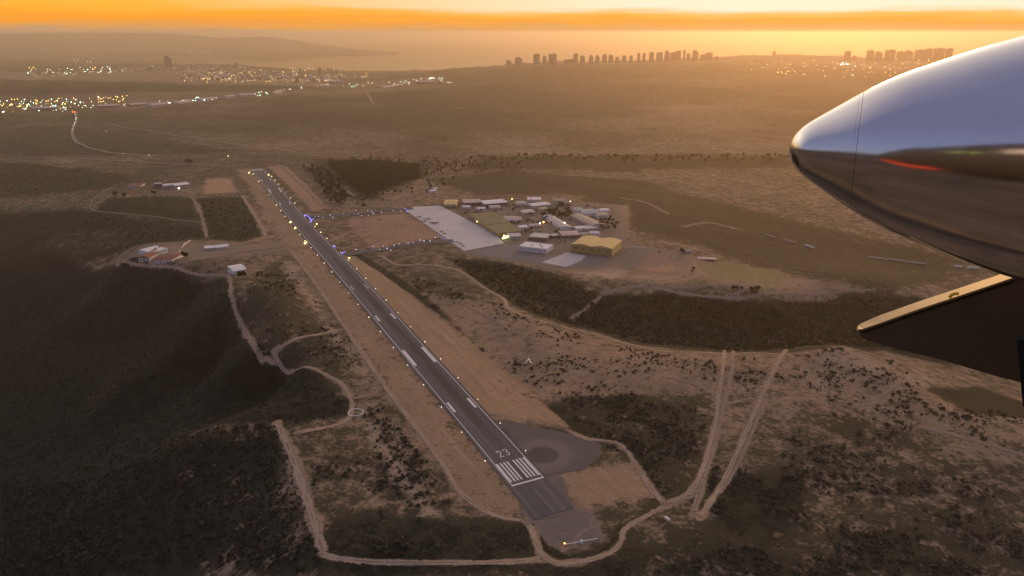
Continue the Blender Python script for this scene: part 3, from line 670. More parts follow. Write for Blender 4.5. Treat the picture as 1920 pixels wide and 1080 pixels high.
# turn pad beside the threshold and the worn old paving before it
def flat_poly(name, pts, mat, lift, kind='structure', world_pts=False):
    W = P(pts) if not world_pts else np.array(pts); z = lift
    me = bpy.data.meshes.new(name); bm = bmesh.new(); vs = [bm.verts.new((p[0], p[1], z)) for p in W]; f = bm.faces.new(vs)
    if f.normal.z < 0: f.normal_flip()
    bm.normal_update()
    if bm.faces[:][0].normal.z < 0: bmesh.ops.reverse_faces(bm, faces=bm.faces[:])
    bmesh.ops.triangulate(bm, faces=bm.faces[:]); bm.to_mesh(me); bm.free(); me.materials.append(mat)
    o = bpy.data.objects.new(name, me); COL.objects.link(o); o['kind'] = kind; return o
def mat_pad():
    a = NT('turn_pad'); p = a.pos(); n = a.noise(p, .06, 5); f = a.noise(p, .5, 4)
    c = P(1018, 853); mp = a.n('ShaderNodeMapping'); mp.inputs['Location'].default_value = (-c.x, -c.y, 0); a.L(p, mp.inputs[0])
    ln = a.n('ShaderNodeVectorMath', operation='LENGTH'); a.L(mp.outputs[0], ln.inputs[0])
    rr = a.math('ADD', ln.outputs['Value'], a.math('MULTIPLY', a.math('SUBTRACT', n, .5), 9))
    ring = a.math('MULTIPLY', a.smooth(rr, 12, 16), a.math('SUBTRACT', 1.0, a.smooth(rr, 22, 34)))
    col = a.mix(n, (.105, .09, .08), (.145, .125, .115)); col = a.mix(ring, col, (.19, .155, .14))
    col = a.mix(a.math('SUBTRACT', 1.0, a.smooth(rr, 11, 16)), col, (.092, .082, .070)); col = a.mix(a.math('MULTIPLY', f, .3), col, (.09, .08, .07))
    return a.done(a.bsdf(col, .9, 0, .15))
flat_poly('turn_pad', [(935,793),(960,790),(1000,800),(1062,812),(1110,824),(1128,836),(1118,862),(1096,880),(1060,886),(1026,896)], mat_pad(), .2)
flat_poly('overrun', [(955,905),(1026,893),(1054,893),(1066,930),(1076,958),(1040,972),(1000,975),(978,955)], M['overrun'], .12)
# taxiways, apron, forecourts
strip('taxiway', [(575,408),(620,405),(690,399),(775,391)], 22, M['taxi'], .3, wob=.02)
strip('taxiway', [(648,478),(700,470),(770,459),(850,452)], 22, M['taxi'], .3, wob=.02)
flat_poly('apron', [(762,396),(775,388),(826,386),(930,440),(945,457),(870,471)], M['concrete'], .45)
flat_poly('apron_road', [(870,474),(948,458),(985,462),(1010,478),(1090,486),(1150,482),(1120,494),(1062,502),(1010,494),(940,484)], M['concrete_dark'], .25)
flat_poly('hangar_forecourt', [(1016,492),(1062,474),(1100,480),(1088,490),(1060,501)], M['concrete_pale'], .35)

# ------------------------------------------------------------------ haze
def build_haze():
    V = []; x0, x1, y0, y1, z0, z1 = -86000, 86000, -50000, 86000, -262, 385
    b = MB().box(((x0 + x1) / 2, (y0 + y1) / 2, (z0 + z1) / 2), (x1 - x0, y1 - y0, z1 - z0))
    a = NT('haze'); v = a.n('ShaderNodeVolumePrincipled'); v.inputs['Color'].default_value = (.88, .71, .53, 1)
    v.inputs['Density'].default_value = 6.9e-5; v.inputs['Anisotropy'].default_value = .74
    a.L(v.outputs[0], a.out.inputs['Volume'])
    return tag(b.build('haze', a.m), kind='stuff')
build_haze()
#@@OBJECTS
# ------------------------------------------------------------------ buildings
def uv_frame(fl, fr, bk):
    A, B, Cc = P(fl[0], fl[1]), P(fr[0], fr[1]), P(bk[0], bk[1])
    u = Vector((B.x - A.x, B.y - A.y, 0)); W = u.length; u.normalize(); v = Vector((-u.y, u.x, 0))
    D = Vector((Cc.x - B.x, Cc.y - B.y, 0)).dot(v)
    if D < 0: v = -v; D = -D
    z = min(A.z, B.z)
    return Vector((A.x, A.y, z)), u, v, W, max(D, 4.0)
def building(name, label, cat, fl, fr, bk, h, roof, wm, rm, rise=2.5, win=0, doors=0, group=None, depth=None, over=.4, wcol='dark', big_doors=False, open_front=False):
    A, u, v, W, D = uv_frame(fl, fr, bk)
    if depth: D = depth
    elif cat not in ('hangar', 'warehouse', 'house', 'villa') or (A.y > 1440 and cat != 'hangar'): D = min(D, max(9.0, W * 1.0), 34.0 if A.y < 3000 else 60.0)
    if 1300 < A.y < 1720 and A.x > -130 and cat != 'hangar' and not open_front: A = A - u * (W * .1); W *= 1.22; D *= 1.15; h *= 1.12
    root = empty(name, A, label, cat, group, math.atan2(u.y, u.x))
    flip = 1 if u.cross(v).z > 0 else -1
    Y = lambda y: y * flip
    w = MB()
    if open_front:
        nx = max(2, int(W / 8))
        for i in range(nx + 1):
            for yy in (.3, D - .3): w.box((i * W / nx, Y(yy), h / 2), (.4, .4, h))
        w.box((W / 2, Y(D - .15), h / 2), (W, .2, h))
    else: w.box((W / 2, Y(D / 2), (h - 3) / 2), (W, D, h + 3))
    r = MB()
    def vault(x0, x1, y0, y1, along, rise, n=9, zb=h):
        V = []; Fs = []
        for i in range(n + 1):
            t = i / n; zz = zb + rise * math.sin(math.pi * t) if along != 'g' else zb + rise * (1 - abs(2 * t - 1))
            if vault.ax == 'u': V += [(x0, Y(y0 + (y1 - y0) * t), zz), (x1, Y(y0 + (y1 - y0) * t), zz)]
            else: V += [(x0 + (x1 - x0) * t, Y(y0), zz), (x0 + (x1 - x0) * t, Y(y1), zz)]
        for i in range(n): Fs.append((2 * i, 2 * i + 1, 2 * i + 3, 2 * i + 2))
        Fs.append(tuple(range(0, 2 * n + 2, 2))); Fs.append(tuple(range(1, 2 * n + 2, 2))[::-1])
        Fs.append((0, 1, 2 * n + 1, 2 * n)); r.add(V, Fs)
    o = over
    if roof == 'flat':
        r.box((W / 2, Y(D / 2), h + .15), (W + .3, D + .3, .3))
        for x, y, dx, dy in ((W / 2, .15, W + .34, .3), (W / 2, D - .15, W + .34, .3), (.15, D / 2, .3, D - .7), (W - .15, D / 2, .3, D - .7)): r.box((x, Y(y), h + .6), (dx, dy, .6))
    elif roof in ('gable_u', 'gable_v', 'barrel_u', 'barrel_v'):
        vault.ax = roof[-1]; vault(-o, W + o, -o, D + o, 'g' if roof[0] == 'g' else 'b', rise, 2 if roof[0] == 'g' else 10, h + .02)
    elif roof == 'double_barrel':
        vault.ax = 'v'; vault(-o, W * .5 - .05, -o, D + o, 'b', rise, 10, h + .02); vault(W * .5 + .05, W + o, -o, D + o, 'b', rise, 10, h + .02)
    elif roof == 'saw':
        n = max(2, int(W / 9)); vault.ax = 'v'
        for i in range(n): vault(i * W / n + .03, (i + 1) * W / n - .03, -o, D + o, 'g', rise, 2, h + .02)
    w.build('wall', M[wm], root); r.build('roof', M[rm], root)
    if win:
        for i in range(win):
            x = W * (i + .5) / win
            f = MB().box((x, Y(-.04), h * .58), (min(2.2, W / win * .55), .12, min(1.8, h * .32))).build('window', M[wcol], root)
    for i in range(doors):
        x = W * (i + .5) / doors + (.9 if not big_doors else 0)
        dw, dh = (W / doors * .7, h * .8) if big_doors else (1.6, 2.4)
        MB().box((x, Y(-.06), dh / 2), (dw, .16, dh)).build('door', M['dark'] if not big_doors else M['steel'], root)
    root['_d'] = (W, D, h); return root, W, D, h, Y
hg, W, D, h, Y = building('hangar', 'largest hangar, ochre yellow with a twin arched roof behind the pale forecourt', 'hangar', (1071,472), (1147,481), (1171,465), 13.5, 'double_barrel', 'yellow_wall', 'yellow', 3.2)
for x in (.10, .145, .28, .50, .545, .70, .90): MB().box((W * x, Y(-.06), h * .60), (2.0, .16, 3.4)).build('window', M['dark'], hg)
for x in (.2, .4, .62, .82): MB().box((W * x, Y(-.05), h * .28), (W * .17, .14, h * .5)).build('hangar_door', M['yellow_wall'], hg)
MB().box((W + .05, Y(D * .5), h * .46), (.14, D * .96, h * .9)).build('side_cladding', M['yellow'], hg)
wb, W, D, h, Y = building('workshop', 'flat roofed white workshop left of the largest yellow hangar', 'building', (973,470), (1025,476), (1046,461), 8, 'flat', 'white', 'roof_white', win=9, doors=2)
for x, y in ((.75, .35), (.6, .7), (.35, .5)): MB().box((W * x, Y(D * y), h + .9), (4, 3, 1.2)).build('roof_vent', M['steel'], wb)
building('workshop', 'low grey purple flat roofed block behind the white workshop', 'building', (994,451), (1022,453), (1037,441), 6, 'flat', 'brown_wall', 'roof_grey', win=5, doors=1)
building('barracks', 'long pale grey vaulted shed with a bright lamp on its gable', 'shed', (1021,411), (1049,430), (1060,425), 5, 'barrel_u', 'white', 'roof_grey', 2.5, win=2, doors=1)
building('barracks', 'long tan vaulted shed right of the pale grey vaulted one', 'shed', (1072,410), (1106,426), (1117,420), 5, 'barrel_u', 'pinkish', 'roof_tan', 2.5, win=2, doors=1)
building('warehouse', 'wide pale grey gabled warehouse behind the tan vaulted shed', 'warehouse', (1096,407), (1121,405), (1124,393), 7, 'gable_u', 'white', 'roof_blue', 3, win=6, doors=1)
building('annex', 'cluttered white annex against the right end of the pale grey warehouse', 'building', (1122,409), (1140,408), (1139,400), 5, 'gable_u', 'white', 'roof_tan', 1.6, win=4, doors=1)
building('house', 'tan gabled house among dark trees at the back of the air base', 'house', (1040,383), (1058,383), (1056,374), 7, 'gable_u', 'cream', 'roof_tan', 3, win=4, doors=1)
building('house', 'small tan annex lit by a yellow lamp beside the tan gabled house', 'house', (1060,385), (1070,385), (1069,379), 5, 'gable_u', 'cream', 'roof_tan', 2, win=2, doors=1)
building('office_block', 'long low cream block left of the dark tree clump', 'building', (1002,391), (1030,388), (1029,383), 5, 'gable_u', 'cream', 'roof_white', 1.8, win=8, doors=1)
building('office_block', 'small bluish white block at the back edge of the base', 'building', (991,379), (1012,379), (1012,374), 5, 'gable_u', 'white', 'roof_white', 1.8, win=5, doors=1)
building('office_block', 'long grey block with a thin pale roof beside the tall mast', 'building', (912,389), (948,386), (946,380), 7, 'gable_u', 'concrete_dark', 'roof_white', 1.6, win=9, doors=1)
building('office_block', 'pinkish white block with dark front behind the apron corner', 'building', (872,386), (900,385), (899,379), 6, 'gable_u', 'brown_wall', 'pinkish', 1.8, win=7, doors=1)
building('hangar', 'small boxy yellow hangar at the far corner of the apron', 'hangar', (832,389), (856,389), (851,380), 7, 'gable_u', 'yellow', 'yellow', 2.2, doors=2, big_doors=True)
building('hangar', 'olive yellow saw roofed hangar along the apron edge, farther one', 'hangar', (878,408), (906,428), (948,419), 7, 'saw', 'yellow_wall', 'olive', 2.6, doors=3, big_doors=True)
building('hangar', 'olive yellow saw roofed hangar along the apron edge, nearer one', 'hangar', (909,430), (931,444), (970,434), 7, 'saw', 'yellow_wall', 'olive', 2.6, doors=2, big_doors=True)
building('house', 'small white house with dark bushes left of the long grey block', 'house', (895,396), (908,396), (907,390), 5, 'gable_u', 'white', 'roof_white', 1.8, win=3, doors=1)
building('house', 'pale pink gabled house behind the farther saw roofed hangar', 'house', (944,417), (970,418), (966,406), 5, 'gable_u', 'white', 'pinkish', 2.5, win=5, doors=1)
building('storehouse', 'pale green grey storehouse right of the bright yellow lamps', 'building', (952,449), (974,449), (972,438), 5, 'flat', 'roof_blue', 'roof_grey', win=4, doors=1)
building('storehouse', 'brown low storehouse left of the largest yellow hangar', 'building', (1056,447), (1084,446), (1081,434), 5, 'gable_u', 'brown_wall', 'pinkish', 1.5, win=5, doors=1)
building('storehouse', 'white storehouse peeking over the largest yellow hangar roof', 'building', (1108,445), (1122,445), (1120,437), 7, 'gable_u', 'white', 'roof_white', 2, win=2)
building('storehouse', 'cream low shed below the lamp of the pale grey vaulted shed', 'shed', (1071,431), (1080,431), (1080,426), 4, 'flat', 'cream', 'roof_tan', win=2, doors=1)
building('storehouse', 'white square shed between the two vaulted sheds and the hangar', 'shed', (1082,434), (1096,433), (1094,426), 5, 'gable_u', 'white', 'roof_white', 1.5, win=2, doors=1)
building('storehouse', 'blue grey long low shed behind the largest yellow hangar', 'shed', (1098,434), (1120,432), (1118,426), 4, 'flat', 'roof_blue', 'roof_blue', win=5)
building('grandstand', 'long pale pink roofed stand beside the green sports field', 'grandstand', (1309,486), (1343,491), (1346,486), 4, 'gable_u', 'cream', 'pinkish', .8, open_front=True, depth=14)
rh, W, D, h, Y = building('house', 'red tiled two storey house at the left end of the hilltop compound', 'house', (260,492), (281,491), (279,470), 8, 'gable_v', 'cream', 'roof_red', 4, win=3, doors=1)
MB().box((W * .5, Y(D * .7), h + 4), (6, 5, 3)).build('dormer', M['white'], rh)
building('villa', 'big white flat roofed building between the red roofed houses', 'building', (283,481), (315,474), (312,461), 8, 'flat', 'white', 'roof_white', win=7, doors=1)
building('house', 'red tiled white house with arched porch, left half of the pair', 'house', (290,495), (304,494), (302,482), 6, 'gable_u', 'white', 'roof_red', 3.5, win=2, doors=2)
building('house', 'red tiled white house, right half of the pair beside the tree', 'house', (305,494), (322,491), (319,479), 6, 'gable_u', 'white', 'roof_red', 3.5, win=3, doors=1)
building('shed', 'long pale flat shed on the compound drive, left one', 'shed', (383,470), (404,468), (404,463), 3.5, 'flat', 'cream', 'roof_white', win=5)
building('shed', 'long pale flat shed on the compound drive, right one', 'shed', (406,468), (431,465), (430,461), 3.5, 'flat', 'white', 'roof_white', win=6)
building('house', 'white house alone on the slope below the compound drive', 'house', (438,515), (463,511), (461,503), 6, 'gable_u', 'white', 'roof_white', 2, win=4, doors=1)
building('shed', 'little grey white shed left of the lone white house', 'shed', (428,516), (437,515), (436,510), 3, 'flat', 'white', 'roof_grey', win=1, doors=1)
building('barn', 'long red roofed barn with a cream front in the upper left yard', 'barn', (240,353), (264,351), (270,343), 7, 'gable_u', 'cream', 'roof_red', 2.5, win=5, doors=1)
building('barn', 'grey blocky building in the middle of the upper left yard', 'barn', (290,353), (304,352), (304,341), 10, 'flat', 'concrete_dark', 'roof_grey', win=3, doors=1)
building('barn', 'long pinkish white hall in the upper left yard, left one', 'hall', (306,353), (326,352), (327,343), 7, 'gable_u', 'pinkish', 'roof_white', 2, win=5, doors=1)
building('barn', 'long pinkish white hall in the upper left yard, right one', 'hall', (328,353), (357,350), (356,342), 7, 'gable_u', 'pinkish', 'roof_white', 2, win=7, doors=1)
building('house', 'white house alone in the dark field behind the apron', 'house', (807,362), (819,361), (820,357), 5, 'gable_u', 'white', 'roof_white', 2, win=3, doors=1)
building('house', 'tiny cream house right of the lone white house behind the apron', 'house', (814,357), (821,356), (821,354), 4, 'gable_u', 'cream', 'roof_white', 2, win=2)
for i, (fl, fr, bk, hh, lab) in enumerate([((285,202),(318,198),(316,194),14,'long pale factory hall with cool lights, left one of the row'),((336,196),(362,193),(360,189),14,'long pale factory hall with cool lights, middle of the row'),((376,191),(408,187),(406,183),15,'long pale factory hall with cool lights, right end of the row'),
        ((183,203),(222,200),(220,196),11,'low grey warehouse under the amber lamps left of the factory row'),((246,200),(276,198),(274,194),11,'low grey warehouse nearest the left end of the factory row'),((426,186),(444,184),(443,180),16,'small pale depot right of the factory row'),((452,183),(478,180),(477,176),16,'long pale depot left of the green lit yard'),
        ((60,208),(110,207),(108,202),14,'wide dim warehouse above the road bend at far left'),((515,176),(530,174),(529,171),16,'little pale depot right of the green lit yard'),((780,158),(815,157),(812,153),20,'pale depot under the brightest white lamps by the coast ridge'),((720,164),(760,162),(757,158),16,'dim long depot left of the coast ridge lamps')]):
    building('factory', lab, 'factory', fl, fr, bk, hh, 'gable_u', 'pinkish' if i in (0, 1, 2, 5, 6, 8) else 'brown_wall', 'roof_grey', 5, win=8)
for fl, fr, bk, hh, rf, wm, rm, lab in [
    ((868,392),(880,392),(879,387),4,'gable_u','white','roof_white','tiny white hut behind the top corner of the apron'), ((922,394),(938,393),(936,388),5,'gable_u','cream','pinkish','pink roofed hut in front of the long grey block'),
    ((972,386),(986,385),(985,380),5,'gable_u','white','roof_grey','grey roofed hut right of the green yard'), ((1014,397),(1026,396),(1024,391),5,'gable_u','cream','roof_tan','tan roofed hut touching the left of the dark tree clump'),
    ((984,404),(1002,402),(1000,396),5,'gable_u','pinkish','roof_grey','grey roofed long hut in the middle of the base'), ((976,431),(990,430),(988,424),4,'flat','white','roof_white','white flat hut behind the pale green grey storehouse'),
    ((996,428),(1010,427),(1008,421),4,'gable_u','pinkish','pinkish','pink hut left of the orange lamp'), ((1078,398),(1092,397),(1090,390),5,'gable_u','white','roof_blue','blue grey hut joined to the left of the wide warehouse'),
    ((1036,447),(1048,446),(1046,440),4,'flat','concrete_dark','roof_grey','dark flat hut between the white workshop and the brown storehouse'), ((1128,400),(1142,399),(1140,393),5,'gable_u','white','roof_white','white hut at the far right corner of the base'),
    ((1090,445),(1104,445),(1102,439),5,'gable_u','cream','roof_tan','tan hut just behind the left arch of the largest hangar'), ((1285,474),(1296,474),(1296,470),3,'gable_u','cream','pinkish','little pink roofed hut left of the pale pink stand')]:
    building('hut', lab, 'hut', fl, fr, bk, hh, rf, wm, rm, 1.6, win=3, doors=1)
def wall_run(label, pts, hgt, thick, name='wall', mat='white', group=None):
    Q = P(pts); A = Vector(Q[0]); m = MB()
    for a, b in zip(Q[:-1], Q[1:]):
        a = Vector(a) - A; b = Vector(b) - A; d = b - a; n = max(1, int(d.length / 25)); ang = math.atan2(d.y, d.x)
        for k in range(n):
            p = a.lerp(b, (k + .5) / n); zz = float(height(np.array(A.x + p.x), np.array(A.y + p.y))) - A.z
            m.box((p.x, p.y, zz + hgt / 2 - 1), (d.length / n + .05, thick, hgt + 2), 0, ang)
    o = m.build(name, M[mat], None, loc=A); tag(o, label, 'wall', group); return o
wall_run('long white wall on the hillside under the polished engine nose', [(1625,483),(1690,490),(1738,496)], 3.0, 1.0, mat='cream')
wall_run('short white wall right of the long hillside wall, left piece', [(1790,501),(1803,502)], 3.5, 1.5)
wall_run('short white wall right of the long hillside wall, right piece', [(1814,503),(1834,504)], 3.5, 1.5)
wall_run('pale wall piece on the brown slope, leftmost of three', [(1434,439),(1453,447)], 2.5, 1.2, mat='pinkish')
wall_run('pale wall piece on the brown slope, middle of three', [(1469,450),(1493,457)], 3, 1.2, mat='pinkish')
wall_run('pale wall piece on the brown slope, rightmost of three', [(1508,460),(1527,466)], 3, 1.2, mat='white')
wall_run('low cream wall along the front of the upper left yard', [(296,360),(330,360),(362,356)], 2, .8, mat='pinkish')
wall_run('white courtyard wall between the red roofed pair and the tree', [(322,482),(336,478),(337,471)], 3, .6)
wall_run('pale slanting retaining wall behind the round tree', [(340,466),(348,458),(357,453)], 2.5, 1.5, mat='cream')

# ------------------------------------------------------------------ vehicles
def make_car(label, group, paint):
    r = empty('parked_car', (0, 0, 0), label, 'car', group)
    b = MB().box((0, 0, .62), (4.3, 1.75, .62)); b.box((-.15, 0, 1.2), (2.3, 1.6, .58), 0, 0, .84); b.build('body', M[paint], r)
    MB().box((-.15, 0, 1.18), (2.36, 1.62, .36), 0, 0, .86).build('window_band', M['dark'], r)
    for sx in (-1.35, 1.35):
        for sy in (-.8, .8): MB().tube((sx, sy - .12, .33), (sx, sy + .12, .33), .33, n=10).build('wheel', M['dark'], r)
    return r
def dup(root, loc, rz, label=None, scale=None):
    r = root.copy(); COL.objects.link(r); r.location = loc; r.rotation_euler.z = rz
    if label: r['label'] = label
    if scale: r.scale = (scale,) * 3
    for ch in root.children:
        c = ch.copy(); COL.objects.link(c); c.parent = r
    return r
proto = make_car('pale car parked in the row right of the largest yellow hangar', 'cars parked beside the hangar', 'white')
first = True
def put_car(px, py, rz, label=None, group=None, pr=None):
    global first
    o = pr if pr else dup(proto, P(px, py), rz, label)
    if pr: o.location = P(px, py); o.rotation_euler.z = rz
    if label: o['label'] = label
    if group: o['group'] = group
    return o
put_car(1174, 466, 1.1, pr=proto)
for i, (x, y) in enumerate([(1178,463.5),(1181,465),(1185,463),(1189,464),(1192,465.5),(1197,465),(1202,465.5),(1207,466),(1213,466.5),(1219,467.5),(1226,468),(1232,469)]): put_car(x, y, 1.1 + random.uniform(-.2, .2))
dk = make_car('dark car', 'cars parked beside the hangar', 'concrete_dark')
put_car(1236, 471, .4, 'dark car at the right end of the hangar car row', None, dk); del dk['group']
put_car(1253, 478, .3, 'pale car on the grey ground above the bare orange field').pop('group')
put_car(1263, 485, .6, 'pale car nearest the bare orange field').pop('group')
put_car(1265, 471, 0, 'white car alone by the base perimeter right of the car row').pop('group')
put_car(928, 459, .2, 'pale car at the near corner of the apron').pop('group')
put_car(946, 460, .8, 'pale car under the bright yellow lamps').pop('group')
put_car(952, 468, .1, 'pale car on the forecourt road left of the white workshop').pop('group')
for x, y in [(918,399),(922,399.5),(926,400),(931,400),(936,400),(972,392),(977,393),(983,394),(1002,430),(1006,431),(1011,432),(1015,433),(1030,434),(1034,436),(1064,440),(1068,441),(1080,437),(1084,437),(958,428),(962,429),(966,431),(1012,410),(1004,412),(1000,409)]:
    put_car(x, y, random.uniform(-.4, 1.4), 'pale car parked among the buildings of the air base', 'cars among the base buildings')
def make_van():
    r = empty('parked_van', P(1250, 975), 'small pale van with a reddish rear parked at the dirt road junction', 'van', None, -.9)
    MB().box((0.3, 0, 1.45), (4.2, 1.9, 1.9)).build('body', M['white'], r); MB().box((2.75, 0, 1.15), (.9, 1.85, 1.3), 0, 0, .85).build('cab', M['white'], r)
    MB().box((-1.95, 0, 1.4), (.5, 1.94, 1.8)).build('rear_door', M['roof_red'], r); MB().box((2.85, 0, 1.5), (.76, 1.7, .5), 0, 0, .85).build('windscreen', M['dark'], r)
    for sx in (-1.2, 2.1):
        for sy in (-.85, .85): MB().tube((sx, sy - .12, .36), (sx, sy + .12, .36), .36, n=10).build('wheel', M['dark'], r)
make_van()
def make_plane(label, group, span=11.0, body='concrete_dark', L=8.5):
    r = empty('parked_aircraft', (0, 0, 0), label, 'aircraft', group); rad = L * .075; V = []; Fs = []; n = 10
    prof = [(-.5, .05, .55), (-.42, .35, .3), (-.2, .75, .1), (.05, 1.0, 0), (.28, .95, 0), (.42, .7, -.05), (.5, .25, -.1)]
    for x, k, dz in prof:
        for i in range(n): a = 2 * math.pi * i / n; V.append((x * L, k * rad * math.cos(a), 1.5 + dz * rad + k * rad * math.sin(a)))
    for j in range(len(prof) - 1):
        for i in range(n): Fs.append((j * n + i, j * n + (i + 1) % n, (j + 1) * n + (i + 1) % n, (j + 1) * n + i))
    Fs.append(tuple(range(n))); Fs.append(tuple(range((len(prof) - 1) * n, len(prof) * n))[::-1])
    mesh('fuselage', V, Fs, M[body], r, smooth=True)
    def slab(c0, c1, y1, z, t, x0, x1):
        V = []
        for y, xa, ch in ((-y1, x1, c1), (0, x0, c0), (y1, x1, c1)):
            for zz in (z - t, z + t): V += [(xa - ch / 2, y, zz), (xa + ch / 2, y, zz)]
        Fs = []
        for k in (0, 4): Fs += [(k, k + 4, k + 5, k + 1), (k + 2, k + 3, k + 7, k + 6), (k, k + 2, k + 6, k + 4), (k + 1, k + 5, k + 7, k + 3)]
        return V, Fs + [(0, 1, 3, 2), (8, 10, 11, 9)]
    V, Fs = slab(L * .2, L * .12, span / 2, 1.25, .09, L * .08, L * .04); mesh('wing', V, Fs, M[body], r)
    V, Fs = slab(L * .13, L * .08, span * .19, 1.75, .06, -L * .44, -L * .46); mesh('tailplane', V, Fs, M[body], r)
    MB().add([(-L*.5, -.06, 1.6), (-L*.36, -.06, 1.7), (-L*.45, -.06, 1.6 + L*.16), (-L*.53, -.06, 1.6 + L*.16), (-L*.5, .06, 1.6), (-L*.36, .06, 1.7), (-L*.45, .06, 1.6 + L*.16), (-L*.53, .06, 1.6 + L*.16)],
             [(0,1,2,3),(7,6,5,4),(0,4,5,1),(1,5,6,2),(2,6,7,3),(3,7,4,0)]).build('tail_fin', M[body], r)
    MB().box((L * .24, 0, 1.5 + rad * .8), (L * .16, rad * 1.3, rad * .9), 0, 0, .7).build('canopy', M['dark'], r)
    MB().box((L * .515, 0, 1.5), (.06, .18, L * .24)).build('propeller', M['dark'], r)
    for p in ((L * .36, 0), (L * .06, -1.2), (L * .06, 1.2)): MB().tube((p[0], p[1], 0), (p[0], p[1], 1.3), .14, n=6).build('landing_gear', M['dark'], r)
    return r
w1 = make_plane('white twin seat aircraft in the group at the far apron edge', None, 17, 'white', 14); w1.location = P(797, 410) + Vector((0, 0, .5)); w1.rotation_euler.z = .4
d1 = make_plane('dark trainer aircraft parked along the apron edge', 'dark aircraft along the apron edge', 13, 'concrete_dark', 11)
spots = [(786,408),(803,412),(795,416),(809,419),(814,420),(819,419),(828,435),(833,439),(857,455),(863,458),(868,462)]
for i, (x, y) in enumerate(spots):
    o = d1 if i == 0 else dup(d1, (0, 0, 0), 0)
    o.location = P(x, y) + Vector((0, 0, .5)); o.rotation_euler.z = .5 + .3 * math.sin(i * 2.1)
    if i >= 6: o['label'] = 'dark small aircraft spaced out on the near apron edge'; o['group'] = 'small aircraft on the near apron edge'; o.scale = (.72,) * 3

# ------------------------------------------------------------------ lights, masts, airfield furniture
def make_lamp(name, label, cat, group, mat, rr, pole, z=1.0):
    m = MB().tube((0, 0, -1), (0, 0, pole), max(.08, rr * .16), n=5, mi=1); m.ball((0, 0, pole + rr * .8), rr, 0, 7, 4, z)
    return tag(m.build(name, [M[mat], M['steel']]), label, cat, group)
_pr = {}
def lamp(px, py, key, spec, scale=1.0, world_p=None):
    """spec = (name, label, category, group, material, radius, pole height)"""
    if key not in _pr: o = _pr[key] = make_lamp(*spec)
    else: o = _pr[key].copy(); COL.objects.link(o)
    o.location = P(px, py) if world_p is None else world_p; o.scale = (scale,) * 3; return o
EDGE_N = ('runway_light', 'whitish runway edge lamp beside the nearer half of the runway', 'runway light', 'runway edge lamps of the nearer half', 'rwhite', .46, .5)
EDGE_F = ('runway_light', 'yellow runway edge lamp beside the far half of the runway', 'runway light', 'runway edge lamps of the far half', 'ylight', .68, .6)
for s in range(45, 1710, 57):
    for t in (-20.5, 20.5):
        x, y = xy_of(s, t); far = s > 850
        wp = Vector((x, y, float(rw_profile(s)) + .1))
        k = (.8 + .0004 * s) * random.uniform(.75, 1.2)
        if far and random.random() < .55: k *= .55
        lamp(0, 0, 'ef' if far else 'en', EDGE_F if far else EDGE_N, k, wp)
for x, y, k in ((545,419,1.7),(554,430,1.6),(572,459,1.7),(575,456,1.0),(594,422,1.3),(655,486,1.2),(467,326,1.6),(504,330,1.6)):
    lamp(x, y, 'pap', ('approach_light', 'bright yellow lamp standing just outside the runway edge', 'runway light', 'bright yellow lamps beside the runway', 'ylight', 1.15, 1.0), k)
TB = ('taxiway_light', 'violet blue lamp where a taxiway meets the runway', 'taxiway light', 'violet lamps at the taxiway mouths', 'blight', 1.15, .5)
for x, y, k in ((572,406,1.5),(575,404,1),(578,407,1.2),(581,411,1.6),(584,414,1.7),(583,417,1.3),(587,412,1),(628,463,1.1),(626,464,.9),(643,475,1.2),(646,474,.9),(641,477,.8),(590,408,.8)): lamp(x, y, 'tb', TB, k * .8)
AB = ('taxiway_light', 'violet blue lamp along the edge of the apron', 'taxiway light', 'violet lamps along the apron edge', 'blight', 1.0, .5)
for i in range(7): lamp(822 + i * 4.1, 443 + i * 2.1, 'ab', AB, random.uniform(.45, .9))
for x, y in ((762,395),(764,397),(761,392)): lamp(x, y, 'ab', AB, .9)
TW = ('taxiway_light', 'pale lilac lamp along a taxiway edge', 'taxiway light', 'pale lamps along the two taxiways', 'blight2', .95, .5)
for x, y in ((598,407),(606,409),(619,404),(624,408),(644,402),(655,404),(672,402),(678,405),(691,404),(697,398),(700,401),(715,399),(738,396),(752,396),(757,392),(690,396),(668,395),
             (668,469),(712,469),(719,462),(726,467),(739,461),(748,458),(765,457),(775,455),(788,451),(795,453),(806,453),(816,446),(700,463),(733,470)): lamp(x, y, 'tw', TW, random.uniform(.7, 1.1))
for x, y, mat, k, lab in ((947,452,'ylight',2.6,'largest yellow flood lamp by the near apron corner'),(943,453,'ylight',1.6,'yellow flood lamp just left of the largest one'),(952,450,'ylight',1.7,'yellow flood lamp just right of the largest one'),(945,448,'ylight',1.4,'yellow flood lamp behind the largest one'),
        (894,421,'ylight',1.2,'yellow lamp on the front of the farther saw roofed hangar'),(933,437,'ylight',1.0,'yellow lamp on the nearer saw roofed hangar, left one'),(949,434,'ylight',.9,'yellow lamp on the nearer saw roofed hangar, right one'),(926,421,'ylight',1.0,'dim yellow lamp between the two saw roofed hangars'),(960,378,'ylight',1.3,'yellow lamp in the green yard behind the saw roofed hangars'),
        (1019,422,'olight',1.3,'orange lamp on the road below the dark tree clump'),(1012,424,'wlight',.8,'small white lamp left of the orange lamp'),(1058,424,'wlight',1.3,'white lamp at the gable of the pale grey vaulted shed'),(1069,383,'wlight',1.1,'warm white lamp on the small tan annex'),(956,414,'wlight',1.0,'white lamp at the pale pink gabled house'),
        (336,358,'wlight',1.3,'white lamp in front of the upper left yard'),(428,296,'ylight',1.2,'small yellow lamp above the far runway end'),(353,303,'leaf','x','')):
    if k == 'x': continue
    tag(make_lamp('yard_lamp', lab, 'lamp', None, mat, 1.25 * k, 5), lab).location = P(x, y)
